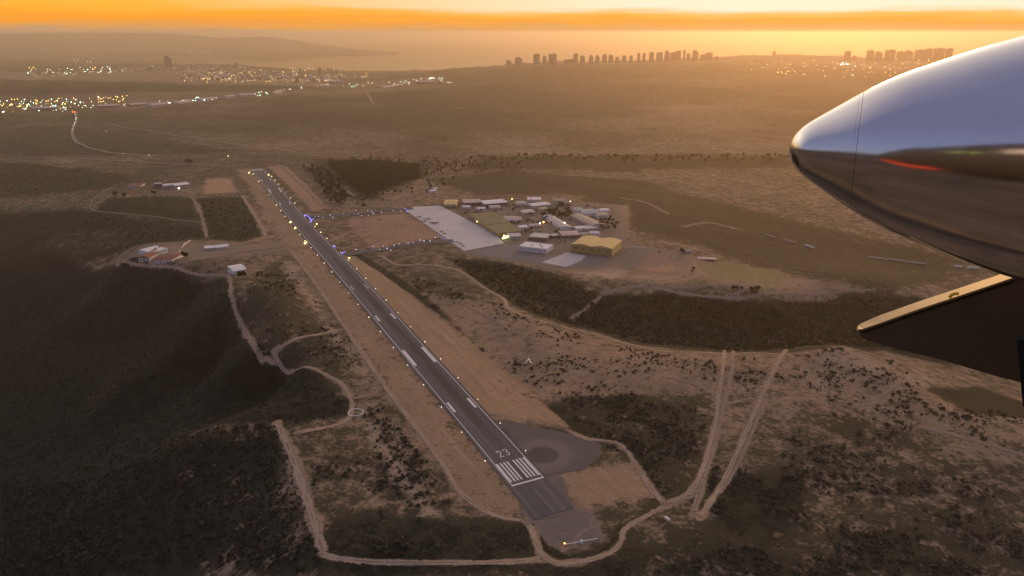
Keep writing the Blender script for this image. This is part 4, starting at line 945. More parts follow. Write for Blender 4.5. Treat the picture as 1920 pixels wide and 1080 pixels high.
def mast(px, py, hgt, label, mat='redwhite'):
    r = empty('antenna_mast', P(px, py), label, 'mast'); m = MB()
    m.tube((0, 0, -1), (0, 0, hgt), .7, .25, 6); m.build('pole', M[mat], r)
    c = MB()
    for k in range(3): c.box((0, 0, hgt * (.6 + .15 * k)), (2.4 - .5 * k, .3, .3))
    c.build('crossarm', M['steel'], r); return r
mast(945, 387, 32, 'tall pale red mast at the right end of the long grey block')
mast(995, 379, 36, 'thin pale red mast beside the small bluish white block')
mast(1050, 423, 16, 'short grey mast on the dark tree clump of the base', 'steel')
for i, (x, y) in enumerate(((1369,515),(1416,530),(1447,534),(1404,498),(1461,504),(1360,494))):
    r = empty('floodlight_pole', P(x, y), 'thin pole standing at the edge of the green sports field', 'light pole', 'poles round the sports field')
    MB().tube((0, 0, -.5), (0, 0, 8), .22, .15, 6).build('pole', M['white'], r); MB().box((0, 0, 8.2), (1.5, .5, .6)).build('lamp_head', M['white'], r)
# landing direction marker: two white boards meeting in a roof shape
r = empty('landing_marker', P(991, 681), 'white roof shaped marker standing alone in the dry scrub', 'marker'); 
for sg in (-1, 1):
    m = MB().add([(0, -1.6, 4.6), (0, 1.6, 4.6), (sg * 2.7, 1.6, 0), (sg * 2.7, -1.6, 0), (sg * .28, -1.6, 4.4), (sg * .28, 1.6, 4.4), (sg * 3.0, 1.6, 0), (sg * 3.0, -1.6, 0)], [(0,1,2,3),(7,6,5,4),(0,4,5,1),(1,5,6,2),(2,6,7,3),(3,7,4,0)]); m.build('board', M['white'], r)
MB().tube((-3.4, 0, 0), (-3.4, 0, 1.2), .3, n=6).build('post', M['white'], r)
r.scale = (1.25, 1.6, 1.25)
# wind circle with windsock
c0 = P(667, 774); Vr = []; Fr = []
for i in range(48):
    a = 2 * math.pi * i / 48
    for rad in (7.0, 8.0): Vr.append((rad * math.cos(a), rad * math.sin(a), .0))
for i in range(48): j = (i + 1) % 48; Fr.append((2 * i, 2 * i + 1, 2 * j + 1, 2 * j))
gz = max(float(height(np.array(c0.x + 8 * math.cos(a)), np.array(c0.y + 8 * math.sin(a)))) for a in np.linspace(0, 6.28, 16)) + .6
o = mesh('wind_circle', Vr, Fr, M['paint'], loc=(c0.x, c0.y, gz)); sm = o.modifiers.new('thick', 'SOLIDIFY'); sm.thickness = .8; sm.offset = -1
tag(o, 'white ring laid on the ground at the end of the hairpin track', 'ring marking')
r = empty('windsock', P(668, 770), 'pale red windsock on a pole inside the white ring', 'windsock')
MB().tube((0, 0, -.5), (0, 0, 5.5), .16, n=6).build('pole', M['steel'], r); MB().tube((0, 0, 5.2), (2.2, 1.2, 4.6), .55, .25, 8).build('sock', M['redwhite'], r)
# localizer bar at the bottom of the airfield
a, b = P(1060, 1024), P(1120, 1013); d = b - a; L = math.hypot(d.x, d.y)
r = empty('antenna_array', a, 'long white antenna bar on posts at the near end of the overrun', 'antenna', None, math.atan2(d.y, d.x))
MB().box((L / 2, 0, 1.6), (L, .55, .45)).build('beam', M['paint'], r)
MB().box((L * .5, 0, 1.5), (1.8, 1.6, 2.6)).build('cabinet', M['white'], r)
for k in range(9): MB().tube((L * k / 8, 0, -.6), (L * k / 8, 0, 1.5), .16, n=6).build('post', M['steel'], r)
tag(make_lamp('obstruction_light', '', '', None, 'olight', .55, 2.2), 'orange lamp glowing at the left end of the white antenna bar', 'lamp').location = P(1058.5, 1024)

# ------------------------------------------------------------------ trees, shrubs, woodland
def leaf_cloud(n, rx, rz, size, seed, cz=0.0, lobes=5):
    rg = np.random.default_rng(seed); L = np.c_[rg.normal(0, .42, (lobes, 2)) * rx, rg.uniform(-.35, .5, lobes) * rz]
    V = []; Q = []
    for i in range(n):
        c = L[i % lobes]; d = rg.normal(0, 1, 3); d /= np.linalg.norm(d); rad = rg.uniform(.45, 1.0)
        p = c + d * np.array([rx * .62, rx * .62, rz * .6]) * rad; p[2] = max(p[2], -rz * .8)
        nrm = d + rg.normal(0, .5, 3); nrm /= np.linalg.norm(nrm); t = np.cross(nrm, rg.normal(0, 1, 3)); t /= np.linalg.norm(t); b = np.cross(nrm, t)
        s = size * rg.uniform(.6, 1.3); k = len(V)
        for u, v in ((-1, -.7), (1, -.8), (.8, 1), (-.9, .8)): V.append(p + t * u * s + b * v * s + np.array([0, 0, cz]))
        Q.append((k, k + 1, k + 2, k + 3))
    return np.array(V), np.array(Q)
def tree_proto(seed, hgt, mat, conifer=False):
    me_r = empty('tree', (0, 0, 0), '', '')
    V, Q = leaf_cloud(230, hgt * .36, hgt * .42, hgt * .085, seed, hgt * .58)
    if conifer: V[:, :2] *= np.clip(1.35 - V[:, 2:3] / hgt, .15, 1.3); V[:, 2] *= 1.15
    mesh('crown', V, Q, M[mat], me_r)
    t = MB(); t.tube((0, 0, -1), (0, 0, hgt * .5), hgt * .035, hgt * .02, 6)
    for k in range(4): a = k * 1.7; t.tube((0, 0, hgt * (.28 + .05 * k)), (math.cos(a) * hgt * .2, math.sin(a) * hgt * .2, hgt * (.5 + .05 * k)), hgt * .014, hgt * .006, 5)
    t.build('trunk', M['bark'], me_r); return me_r
TP = [tree_proto(1, 8, 'leaf'), tree_proto(2, 9, 'leaf'), tree_proto(3, 9, 'leaf', True), tree_proto(4, 7, 'leaf_brown')]
used = [False] * 4
def tree(px, py, k, scale, label, group=None):
    o = dup(TP[k], (0, 0, 0), 0) if used[k] else TP[k]; used[k] = True
    o.location = P(px, py); o.rotation_euler.z = random.uniform(0, 6); o.scale = (scale,) * 3
    tag(o, label, 'tree'); 
    if group: o['group'] = group
    elif 'group' in o: del o['group']
    return o
tree(345, 484, 0, 1.5, 'big round dark tree right of the red roofed pair'); tree(350, 484, 0, 1.2, 'rounded dark tree touching the right of the big round one')
tree(216, 371, 2, 1.9, 'dark pointed tree left of the upper left yard'); tree(234, 371, 0, 1.5, 'dark tree in front of the red roofed barn'); tree(288, 366, 1, 1.4, 'dark tree below the grey blocky building of the yard')
tree(354, 309, 2, 2.0, 'dark tree alone in the field above the upper left yard'); tree(275, 497, 3, .9, 'small brown tree before the red tiled two storey house')
tree(449, 521, 0, 1.4, 'dark tree below the lone white house, left one'); tree(456, 521, 1, 1.4, 'dark tree below the lone white house, right one')
for x, y in ((1018,407),(1022,405),(1027,409),(1031,405),(1036,409),(1040,404),(1044,410),(1049,405),(1053,410),(1058,405),(1063,409),(1067,402),(1030,401),(1036,399),(1043,398),(1061,397),(1066,394),(1050,388),(1054,392),(1025,412),(1048,401),(1069,406)):
    tree(x, y, random.choice((0, 1, 2)), random.uniform(1.0, 1.5), 'dark tree of the clump in the middle of the air base', 'trees of the dark clump on the base')
for x, y in ((1126,416),(1130,420),(1134,415),(1138,422),(1142,417),(1147,424),(1128,428),(1133,432),(1140,430),(1124,424),(1145,410),(1150,416),(1156,422),(1152,430)):
    tree(x, y, random.choice((0, 3, 3)), random.uniform(1.0, 1.4), 'brownish tree of the grove right of the pale grey warehouse', 'trees of the brownish grove')
for x, y in ((889,400),(894,401),(900,402),(912,401),(920,403),(925,400),(872,402),(960,420),(965,421),(974,419),(985,412),(990,414),(995,417),(1000,419),(947,413),(952,405),(962,396),(968,391),(975,396),(982,390),(988,397),(955,388),(930,398),(940,395),(905,409),(1048,449),(1052,455),(1060,455)) + tuple((random.uniform(870, 1130), random.uniform(384, 400)) for _ in range(26)) + tuple((random.uniform(965, 1075), random.uniform(398, 440)) for _ in range(26)):
    tree(x, y, random.choice((0, 1, 3)), random.uniform(.5, .85), 'small dark tree scattered between the base buildings', 'small trees between the base buildings')
for i in range(110):
    x = random.uniform(985, 1480); y = 299 + random.uniform(-6, 6)
    tree(x, y, random.choice((0, 1, 2)), random.uniform(.8, 1.6), 'hazy tree of the long dark belt crossing the plain', 'trees of the long belt on the plain')
for x, y in ((1375,544),(1382,543),(1390,545),(1298,512),(1300,507),(1278,475),(1416,552),(1408,549),(1421,547),(1110,575),(1092,578)):
    tree(x, y, random.choice((0, 1)), random.uniform(.8, 1.3), 'dark tree by the sports field and its dirt track', 'trees near the sports field')
def merged(name, protos, pos, scl, mat, label=None):
    Vs = []; Qs = []; b = 0
    ang = RNG.uniform(0, 6.28, len(pos)); pi = RNG.integers(0, len(protos), len(pos))
    for p, s, a, k in zip(pos, scl, ang, pi):
        V, Q = protos[k]; c, sn = math.cos(a), math.sin(a)
        Vs.append(np.stack([V[:, 0] * c - V[:, 1] * sn, V[:, 0] * sn + V[:, 1] * c, V[:, 2]], -1) * s + p); Qs.append(Q + b); b += len(V)
    return quadmesh(name, np.concatenate(Vs), np.concatenate(Qs), mat, 'stuff')
def scatter_px(poly, n, margin=0):
    W = P(poly)[:, :2]; out = np.empty((0, 2)); lo, hi = W.min(0), W.max(0)
    while len(out) < n:
        q = RNG.uniform(lo, hi, (n * 3, 2)); q = q[inside(q[:, 0], q[:, 1], W)]; out = np.vstack([out, q])
    q = out[:n]; return np.c_[q, height(q[:, 0], q[:, 1])]
edge_p = scatter_px([(560,312),(700,288),(860,300),(850,350),(740,372),(670,392),(600,345)], 260)
tl = [leaf_cloud(46, 3.0, 3.2, 1.05, 50 + k, 4.0) for k in range(4)]
pos = np.vstack([scatter_px([(615,306),(700,302),(786,310),(788,335),(740,346),(690,368),(645,340)], 2400), scatter_px([(575,318),(610,318),(650,352),(650,380),(620,382)], 260), scatter_px([(790,300),(980,292),(980,316),(850,330),(790,330)], 130), edge_p])
tag(merged('woodland', tl, pos, RNG.uniform(.55, 1.3, len(pos)), M['leaf']), 'dark woodland mass right of the far runway end', 'woodland')
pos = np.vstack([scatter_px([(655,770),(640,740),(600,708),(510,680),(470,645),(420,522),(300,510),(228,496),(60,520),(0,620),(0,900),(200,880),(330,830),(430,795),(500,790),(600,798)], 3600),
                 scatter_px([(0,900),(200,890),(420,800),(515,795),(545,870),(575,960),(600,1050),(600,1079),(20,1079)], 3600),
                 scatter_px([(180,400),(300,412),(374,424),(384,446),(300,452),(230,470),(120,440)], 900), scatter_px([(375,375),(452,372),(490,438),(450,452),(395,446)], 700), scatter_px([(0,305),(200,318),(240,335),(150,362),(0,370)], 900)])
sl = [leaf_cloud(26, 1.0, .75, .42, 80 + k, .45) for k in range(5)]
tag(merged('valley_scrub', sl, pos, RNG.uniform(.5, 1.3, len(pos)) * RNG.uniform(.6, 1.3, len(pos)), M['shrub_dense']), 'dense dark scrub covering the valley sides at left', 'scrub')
pos = np.vstack([scatter_px([(845,488),(950,496),(1040,518),(1120,556),(1250,552),(1350,564),(1430,568),(1600,556),(1740,570),(1860,620),(1750,670),(1650,650),(1560,646),(1480,656),(1300,652),(1210,644),(1130,620),(1060,604),(1000,586),(962,568),(942,550),(900,528)], 4200)])
tag(merged('gully_scrub', sl, pos, RNG.uniform(.6, 1.9, len(pos)), M['shrub_dense']), 'dense dark scrub filling the gully below the sports field', 'scrub')
# loose bushes over the dry ground: the nearest 300 as individuals, the rest as one object
track_world = [P(t[0])[:, :2] for t in TRACKS]
def free(q):
    ok = np.ones(len(q), bool)
    for W, t in zip(track_world, TRACKS):
        ok &= seg_dist(q[:, 0], q[:, 1], W) > t[1] * .8 + 1.2
    s, t = st_of(q[:, 0], q[:, 1]); ok &= ~((s > -80) & (s < 1720) & (t > -59) & (t < 40))
    ok &= ~((s > -30) & (s < 780) & (t > 30) & (t < np.interp(s, [0, 64, 188, 390, 600, 760], [75, 74, 76, 68, 53, 37])))
    ok &= ~((s > -140) & (s < 120) & (t > -30) & (t < 92))
    return ok
zones = [([(560,815),(640,800),(720,860),(800,960),(960,1000),(1005,1040),(640,1043),(600,960)], 520), ([(620,985),(780,972),(980,995),(1008,1040),(640,1043)], 420),
         ([(740,510),(940,570),(1060,620),(1210,658),(1345,668),(1335,770),(1300,900),(1245,935),(1190,865),(1110,822),(1050,790),(940,690),(830,590)], 2000),
         ([(1360,670),(1480,668),(1580,652),(1700,690),(1920,790),(1920,1079),(1180,1079),(1260,950),(1330,860)], 3600), ([(1330,900),(1500,885),(1520,960),(1450,1010),(1340,990)], 420),
         ([(0,1000),(560,1000),(600,1050),(1000,1058),(1200,1040),(1250,1079),(0,1079)], 900), ([(460,520),(530,490),(650,640),(690,700),(640,715),(530,660),(470,620)], 700),
         ([(1020,750),(1180,738),(1290,760),(1310,830),(1230,900),(1120,820)], 620), ([(980,1050),(1170,1042),(1600,1000),(1920,1000),(1920,1079),(980,1079)], 700),
         ([(690,720),(790,850),(840,940),(900,985),(760,965),(680,800)], 420)]
allp = []
for poly, n in zones:
    q = scatter_px(poly, int(n * 2.4)); q = q[free(q)]
    cl = fbm(q[:, 0], q[:, 1], 38, 4, 91); q = q[cl > RNG.uniform(.42, .66, len(q))]; allp.append(q)
allp = np.vstack(allp); sz = (.35 + 1.9 * RNG.random(len(allp)) ** 4.0) * (.75 + .5 * fbm(allp[:, 0], allp[:, 1], 60, 2, 5)) 
app = sz / np.sqrt((allp[:, :2] ** 2).sum(1) + CAMH ** 2); pxx = 960 + F * allp[:, 0] / (allp[:, 1] * _c + CAMH * _s)
vis = (pxx > 0) & (pxx < 1920) & (np.hypot(allp[:, 0], allp[:, 1]) > 380)
order = np.argsort(-app * vis); top = order[:300]; rest = order[300:]
bp = [leaf_cloud(70, 1.0, .8, .30, 120 + k, .5) for k in range(5)]
bmesh_o = []
for k in range(5):
    me = bpy.data.meshes.new('shrub'); me.from_pydata([tuple(v) for v in bp[k][0]], [], [tuple(int(i) for i in q) for q in bp[k][1]]); me.materials.append(M['shrub']); bmesh_o.append(me)
for i in top:
    o = bpy.data.objects.new('shrub', bmesh_o[random.randrange(5)]); COL.objects.link(o)
    o.location = allp[i]; s_ = sz[i] * 1.05; o.scale = (s_ * random.uniform(.9, 1.25), s_ * random.uniform(.9, 1.25), s_ * random.uniform(.8, 1.0)); o.rotation_euler.z = random.uniform(0, 6)
    tag(o, 'dark rounded bush standing loose in the dry brown scrub', 'shrub', 'larger bushes loose in the dry scrub')
tag(merged('dry_scrub', sl, allp[rest], sz[rest], M['shrub']), 'small dark bushes speckling the dry ground', 'scrub')

# ------------------------------------------------------------------ far towers, houses and city lamps
def place_tower(cx, w, top, base, label, group, mat='tower', shape=0):
    p = P(cx, base); zc = p.y * _c + (CAMH - p.z) * _s; sc = zc / F
    W = w * sc; H = max(8, (base - top) * sc / math.cos(R(16))); D = max(12, min(W * .7, 26)); m = MB()
    if shape == 0: m.box((0, 0, H / 2 - 3), (W, D, H + 2)); m.box((W * .1, 0, H), (W * .35, D * .5, 7))
    elif shape == 1: m.box((0, 0, H * .42 - 3), (W, D, H * .84 + 6)); m.box((-W * .1, 0, H * .92), (W * .6, D * .8, H * .17))
    elif shape == 2: m.box((0, 0, H * .4 - 3), (W, D, H * .8 + 6)); m.box((0, 0, H * .9), (W, D, H * .2), 0, 0, .35)
    else: m.box((-W * .26, 0, H / 2 - 3), (W * .46, D, H + 6)); m.box((W * .26, 0, H * .46 - 3), (W * .46, D, H * .92 + 6)); m.box((0, 0, H * .42), (W * .06, D * .6, H * .84))
    n = int(H / 9)
    for k in range(1, n): m.box((0, 0, k * 9), (W + .8, D + .8, .8), 1)
    o = m.build('apartment_tower', [M[mat], M['tower_light']], None, loc=p); o.rotation_euler.z = random.uniform(-.12, .12)
    return tag(o, label, 'tower', group)
G1 = 'towers along the middle of the coast ridge'
rows = [(954,10,113,119,1),(972,13,108,119,1),(1006,12,103,118,0),(1021,7,106,117,0),(1036,15,102,117,0),(1068,22,112,116,0),(1079,8,102,116,0),(1092,9,105,116,1),(1108,8,105,116,1),(1120,8,104,116,1),(1133,8,103,116,2),(1145,8,104,115,2),(1157,7,107,115,2),(1170,7,104,115,2),(1183,6,105,115,2),(1197,6,101,115,1),(1207,5,101,114,0),(1221,8,100,114,0),(1236,11,100,113,0),(1250,9,96,113,1),(1261,9,100,113,0),(1271,10,97,112,0),(1282,4,96,112,0),(1290,7,101,112,1),(1303,11,96,112,1),(1316,7,103,111,0),(1328,14,100,111,0),(1343,6,106,111,2)]
special = {972: 'squat stepped tower near the left end of the coast ridge skyline', 1036: 'widest block of the left group on the coast ridge skyline', 1006: 'rounded tall block left of the widest one on the ridge', 1068: 'long low block between two towers on the coast ridge', 1328: 'wide slab at the right end of the dense ridge skyline'}
for cx, w, tp, bs, sh in rows:
    place_tower(cx, w, tp, bs + 2, special.get(cx, 'hazy brown apartment tower on the middle of the coast ridge'), None if cx in special else G1, 'tower', sh)
G2 = 'towers on the right end of the coast ridge'
for cx, w, tp, bs, sh in [(1588,10,97,109,0),(1630,12,96,111,0),(1646,13,98,111,1),(1667,18,95,112,0),(1686,12,98,112,0),(1702,15,96,112,1),(1722,17,95,112,0),(1739,12,93,112,0),(1758,19,92,112,0),(1777,11,92,112,0)]:
    sp = cx == 1588
    place_tower(cx, w, tp, bs + 2, 'single tower standing left of the slab row on the right ridge' if sp else 'hazy slab tower in the row above the polished engine nose', None if sp else G2, 'tower', sh)
place_tower(1451, 5, 97, 106, 'lone thin tower on the bare part of the coast ridge', None)
place_tower(1602, 5, 105, 111, 'small low tower between the single tower and the slab row', None)
place_tower(317, 13, 107, 127, 'tall grey tower alone before the bay at left', None, 'tower', 1)
for cx, w, tp, lab in [(418,4,121,'small tower on the city hill left of the sea, first from the left'),(443,6,119,'wider small tower on the crown of the city hill')]: place_tower(cx, w, tp, 126, lab, None)
for cx, w, tp in [(563,4,129),(600,6,127),(615,4,130),(622,4,129),(631,4,131)]: place_tower(cx, w, tp, 139, 'little tower on the shore end of the city hill', 'little towers by the shore')
def house_mesh(w, d, h, rise, wm, rm):
    m = MB().box((0, 0, h / 2 - 2), (w, d, h + 4)); x, y = w / 2 + .5, d / 2 + .5
    m.add([(-x, -y, h), (x, -y, h), (x, y, h), (-x, y, h), (-x, 0, h + rise), (x, 0, h + rise)], [(0,1,5,4),(2,3,4,5),(0,4,3),(1,2,5),(3,2,1,0)], 1)
    me = m.build('city_house', [M[wm], M[rm]]); d_ = me.data; bpy.data.objects.remove(me); return d_
HM = [house_mesh(26, 16, 12, 6, 'house_brick', 'roof_tan'), house_mesh(34, 18, 16, 5, 'house_pale', 'roof_red'), house_mesh(20, 16, 22, 3, 'house_brick', 'tower'), house_mesh(44, 20, 14, 6, 'house_pale', 'roof_grey')]
hp = np.vstack([scatter_px([(335,123),(450,124),(560,139),(640,148),(640,156),(560,158),(480,152),(380,152),(330,140)], 210), scatter_px([(60,136),(210,127),(330,124),(330,134),(200,136),(80,143)], 80)])
for q in hp:
    o = bpy.data.objects.new('city_house', random.choice(HM)); COL.objects.link(o); o.location = q; o.rotation_euler.z = random.uniform(-.5, .5)
    s_ = random.uniform(.8, 1.4); o.scale = (s_, s_, s_); tag(o, 'hazy brown house packed on the far city hill', 'house', 'houses on the far city hill')
CITY = {'amber': [], 'turq': [], 'wlight': [], 'faint': [], 'rlight': []}
def rnd(n, x0, x1, y0, y1, keys, slope=0.0, s=(.7, 1.3)):
    for _ in range(n):
        x = random.uniform(x0, x1); y = random.uniform(y0, y1) + slope * (x - x0)
        CITY[random.choice(keys)].append((x, y, random.uniform(*s)))
rnd(55, 0, 240, 186, 206, ('turq', 'wlight', 'amber'), -.01, (.4, .8)); rnd(34, 0, 110, 189, 203, ('amber', 'amber', 'amber', 'turq')); rnd(26, 45, 165, 196, 212, ('turq', 'turq', 'wlight', 'amber'), -.02); rnd(12, 85, 160, 187, 200, ('amber', 'turq'))
rnd(22, 180, 240, 182, 194, ('amber', 'wlight', 'amber'), -.02); rnd(24, 285, 408, 193, 200, ('turq', 'wlight'), -.09, (.8, 1.5)); rnd(8, 478, 503, 174, 183, ('turq', 'wlight'))
rnd(14, 510, 640, 171, 175, ('wlight', 'turq'), -.12, (.5, .9)); rnd(8, 640, 700, 157, 165, ('ylight', ) if 'ylight' in CITY else ('amber', 'turq')); rnd(16, 690, 770, 154, 162, ('turq', 'wlight'), -.02, (.5, .9)); rnd(18, 770, 845, 148, 157, ('wlight', 'wlight', 'turq'), 0, (.7, 1.4))
rnd(45, 45, 215, 129, 142, ('amber', 'wlight', 'turq'), -.015, (.7, 1.2)); rnd(6, 138, 215, 108, 120, ('wlight', 'amber'), 0, (.6, 1)); rnd(11, 330, 402, 97, 100, ('amber', 'wlight'), 0, (.5, .9))
rnd(80, 330, 640, 128, 156, ('amber', 'wlight', 'amber'), .006, (.45, .95)); rnd(12, 640, 690, 138, 147, ('amber', 'wlight'), .0, (.5, .8))
rnd(40, 1405, 1790, 115, 146, ('amber', 'amber', 'wlight'), 0, (.6, 1.1)); rnd(8, 1574, 1590, 121, 126, ('wlight', 'turq'), 0, (1.1, 1.8)); rnd(7, 1455, 1500, 134, 142, ('amber',), 0, (.9, 1.3))
rnd(4, 136, 143, 211, 214, ('rlight',), 0, (1.1, 1.6)); rnd(1, 23, 26, 212, 214, ('rlight',)); rnd(2, 5, 9, 212, 214, ('wlight',), 0, (1.2, 1.6))
for i, (x, y) in enumerate(((141,216),(142,219),(143,222),(142,226),(141,230),(140,234),(138,238),(137,243),(137,247),(143,224),(140,232),(199,247),(232,290),(280,292))): CITY['wlight'].append((x, y, .5 if i < 11 else .6))
names = {'amber': ('amber street lamp glowing in the far hazy town', 'amber lamps of the far town'), 'turq': ('greenish white lamp glowing in the far hazy town', 'greenish white lamps of the far town'), 'wlight': ('warm white lamp glowing in the far hazy town', 'warm white lamps of the far town'), 'faint': ('', ''), 'rlight': ('red lamp at the town end of the curving road', 'red lamps on the curving road')}
ALLC = [(k, key, x, y) for key, L in CITY.items() for x, y, k in L]
ALLC.sort(key=lambda v: -v[0] * (3.0 if v[1] == 'rlight' else 1.0))
PC = P([(x, y) for _, _, x, y in ALLC]); small = MB(); CK = ['faint', 'amber', 'turq', 'wlight', 'rlight']
for n_, (q, (k, key, x, y)) in enumerate(zip(PC, ALLC)):
    dist = math.hypot(q[0], q[1]); lab, grp = names[key]; sc_ = k * dist / 3700.0
    if n_ < 290: lamp(0, 0, 'city' + key, ('street_lamp', lab, 'street lamp', grp, key, 1.0, 5), sc_, Vector(q))
    else: small.tube((q[0], q[1], q[2]), (q[0], q[1], q[2] + 5 * sc_), .2 * sc_, n=4, mi=0); small.ball((q[0], q[1], q[2] + 5.8 * sc_), sc_, CK.index(key), 7, 4)
fp = np.vstack([scatter_px([(335,126),(450,126),(560,141),(640,150),(640,157),(560,159),(480,153),(380,153),(330,142)], 420), scatter_px([(40,140),(210,130),(330,125),(330,132),(200,138),(60,145)], 110), scatter_px([(1400,116),(1790,116),(1790,146),(1450,144)], 90)])
m = small
for q in fp: m.ball((q[0], q[1], q[2] + random.uniform(6, 16)), random.uniform(1.3, 2.4), 0, 5, 3)
tag(m.build('faint_city_lights', [M[k] for k in CK]), 'small faint lights speckling the far town and city hills', 'city lights')['kind'] = 'stuff'

# ------------------------------------------------------------------ own aircraft: polished engine nose and the blade below it
def mat_chrome():
    a = NT('polished_metal'); o = a.pos(); n = a.noise(o, 3.0, 4); f = a.noise(o, 60, 3)
    rg = a.math('ADD', a.math('MULTIPLY', n, .07), .085)
    return a.done(a.bsdf(a.mix(n, (.62, .61, .62), (.70, .69, .70)), rg, 1.0, .5, a.bump(f, .012, .01)))
M['chrome'] = mat_chrome(); M['blade'] = plain('dark_blade_paint', (.11, .080, .045), .5, .3, 6)
M['edge'] = plain('edge_sky_sheen', (.36, .27, .135), .55, .12, 8); M['fuselage'] = plain('fuselage_paint', (.055, .045, .038), .45, .2, 3); M['red_glow'] = glow('red_stripe_glow', (1, .09, .03), 1.0); M['cabin_light'] = glow('cabin_light', (.62, .66, .16), .8)
M['seam'] = plain('seam', (.07, .07, .075), .6, .1, 5)
M['red_paint'] = plain('red_paint', (.55, .05, .02), .4, .1, 5); M['clip'] = plain('yellow_glint', (.95, .70, .06), .35, .1, 5); M['strut'] = plain('dark_strut', (.012, .018, .018), .5, .2, 5)  # M['clip'] colours the reflection of a light on the blade
def at(px, py, dist):                                                   # a point along the view at a horizontal distance
    d = ray(px, py); d = d / math.hypot(d[0], d[1]); return Vector((d[0] * dist, d[1] * dist, CAMH + d[2] * dist))
ND = 3.2
d0 = ray(1606, 287); az0 = math.atan2(d0[0], d0[1])
def naz(px, py): d = ray(px, py); return ND / math.cos(math.atan2(d[0], d[1]) - az0)
A_ = at(1480, 279, naz(1480, 279)); B_ = at(1900, 293, naz(1900, 293)); AX = (B_ - A_).normalized()
plane_root = empty('aircraft', tuple(at(1606, 287, ND)), 'polished metal engine nose and dark blade with a sky lit rim of an aircraft at the right edge', 'aircraft')
OFF = Vector(plane_root.location)
st = [(1480,0),(1481,9),(1483,15),(1486,21.5),(1490,28),(1496,35),(1503,42),(1512,49),(1524,57),(1540,67),(1560,79.5),(1583,94),(1606,108),(1640,126.5),(1680,145),(1720,160.5),(1760,175.5),(1800,190),(1850,206.5),(1900,222),(1950,235),(2020,248),(2120,258),(2300,262)]
def solve_t(px):
    lo, hi = -1.0, 6.0
    for _ in range(50):
        m_ = (lo + hi) / 2; p = A_ + AX * m_; dz = p.z - CAMH; zc = p.y * _c - dz * _s
        if 960 + F * p.x / zc < px: lo = m_
        else: hi = m_
    return lo
ring = []
for px, hw in st:
    t_ = solve_t(px); p = A_ + AX * t_; zc = p.y * _c - (p.z - CAMH) * _s; dist = (p - Vector((0, 0, CAMH))).length
    ring.append((t_, dist * math.sin(math.atan(hw / F * zc / dist))))
UP = (Vector((0, 0, 1)) - AX * AX.z).normalized(); SD = AX.cross(UP)
def revolve(name, rs, mat, parent, n=96, close0=False):
    V = []; Fs = []
    for t_, r_ in rs:
        for i in range(n): a = 2 * math.pi * i / n; V.append(A_ + AX * t_ + UP * (r_ * math.cos(a)) + SD * (r_ * math.sin(a)) - OFF)
    for j in range(len(rs) - 1):
        for i in range(n): Fs.append((j * n + i, j * n + (i + 1) % n, (j + 1) * n + (i + 1) % n, (j + 1) * n + i))
    o = mesh(name, V, Fs, mat, parent, smooth=True)
    bm = bmesh.new(); bm.from_mesh(o.data); bmesh.ops.remove_doubles(bm, verts=bm.verts, dist=1e-5); bmesh.ops.recalc_face_normals(bm, faces=bm.faces); bm.to_mesh(o.data); bm.free(); return o
def dense(rs, k=5):
    a = np.array(rs); from_t = a[:, 0]; tt = np.concatenate([np.linspace(from_t[i], from_t[i + 1], k, endpoint=False) for i in range(len(a) - 1)] + [from_t[-1:]])
    # monotone cubic through the measured half widths (square-rooted near the tip)
    h_ = np.diff(from_t); dl = np.diff(a[:, 1]) / h_; m_ = np.zeros(len(a)); m_[1:-1] = np.where(dl[:-1] * dl[1:] > 0, 2 * dl[:-1] * dl[1:] / (dl[:-1] + dl[1:] + 1e-12), 0); m_[0] = dl[0] * 1.6; m_[-1] = dl[-1]
    i = np.clip(np.searchsorted(from_t, tt, 'right') - 1, 0, len(h_) - 1); u = (tt - from_t[i]) / h_[i]
    y = a[i, 1] * (1 + 2 * u) * (1 - u) ** 2 + m_[i] * h_[i] * u * (1 - u) ** 2 + a[i + 1, 1] * u * u * (3 - 2 * u) + m_[i + 1] * h_[i] * u * u * (u - 1)
    return list(zip(tt, np.maximum(y, 0)))
full = dense(ring); ts = [r_[0] for r_ in ring][12]; rs_ = ring[12][1]
cone = [q for q in full if q[0] < ts - .002] + [(ts - .0007, rs_ * .9993)]
body = [(ts + .0007, rs_ * 1.0)] + [q for q in full if q[0] > ts + .003]
revolve('nose_cone', cone, M['chrome'], plane_root); revolve('engine_cowl', body, M['chrome'], plane_root)
revolve('seam', [(ts - .012, rs_ * .968), (ts + .012, rs_ * .992)], M['seam'], plane_root)
# the aircraft's own forward fuselage, outside the picture but mirrored in the polished cowl
BK = Vector((-math.sin(az0), -math.cos(az0), 0)); CAMV = Vector((0, 0, CAMH)); FW = Vector((-AX.x, -AX.y, 0)).normalized()
FT = [-2.5, 0, 1.0, 2.0, 3.0, 4.1, 4.7, 5.0]
FTOP = [1.05, 1.05, 1.0, .82, .48, .10, -.28, -.6]; FBOT = [-1.6, -1.6, -1.6, -1.55, -1.45, -1.25, -1.0, -.7]; FHW = [.8, .8, .8, .78, .70, .48, .25, .06]
def fus(t_, a_):
    top = np.interp(t_, FT, FTOP); bot = np.interp(t_, FT, FBOT); hw = np.interp(t_, FT, FHW); ca, sa = math.cos(a_), math.sin(a_)
    return CAMV + FW * t_ + BK * (1.0 - hw * math.copysign(abs(ca) ** .75, ca)) + Vector((0, 0, (top + bot) / 2 + (top - bot) / 2 * math.copysign(abs(sa) ** .85, sa))) - OFF
V = []; Fs = []; n = 40; tt = np.linspace(-2.5, 5.0, 46)
for t_ in tt:
    for i in range(n): V.append(fus(t_, 2 * math.pi * i / n))
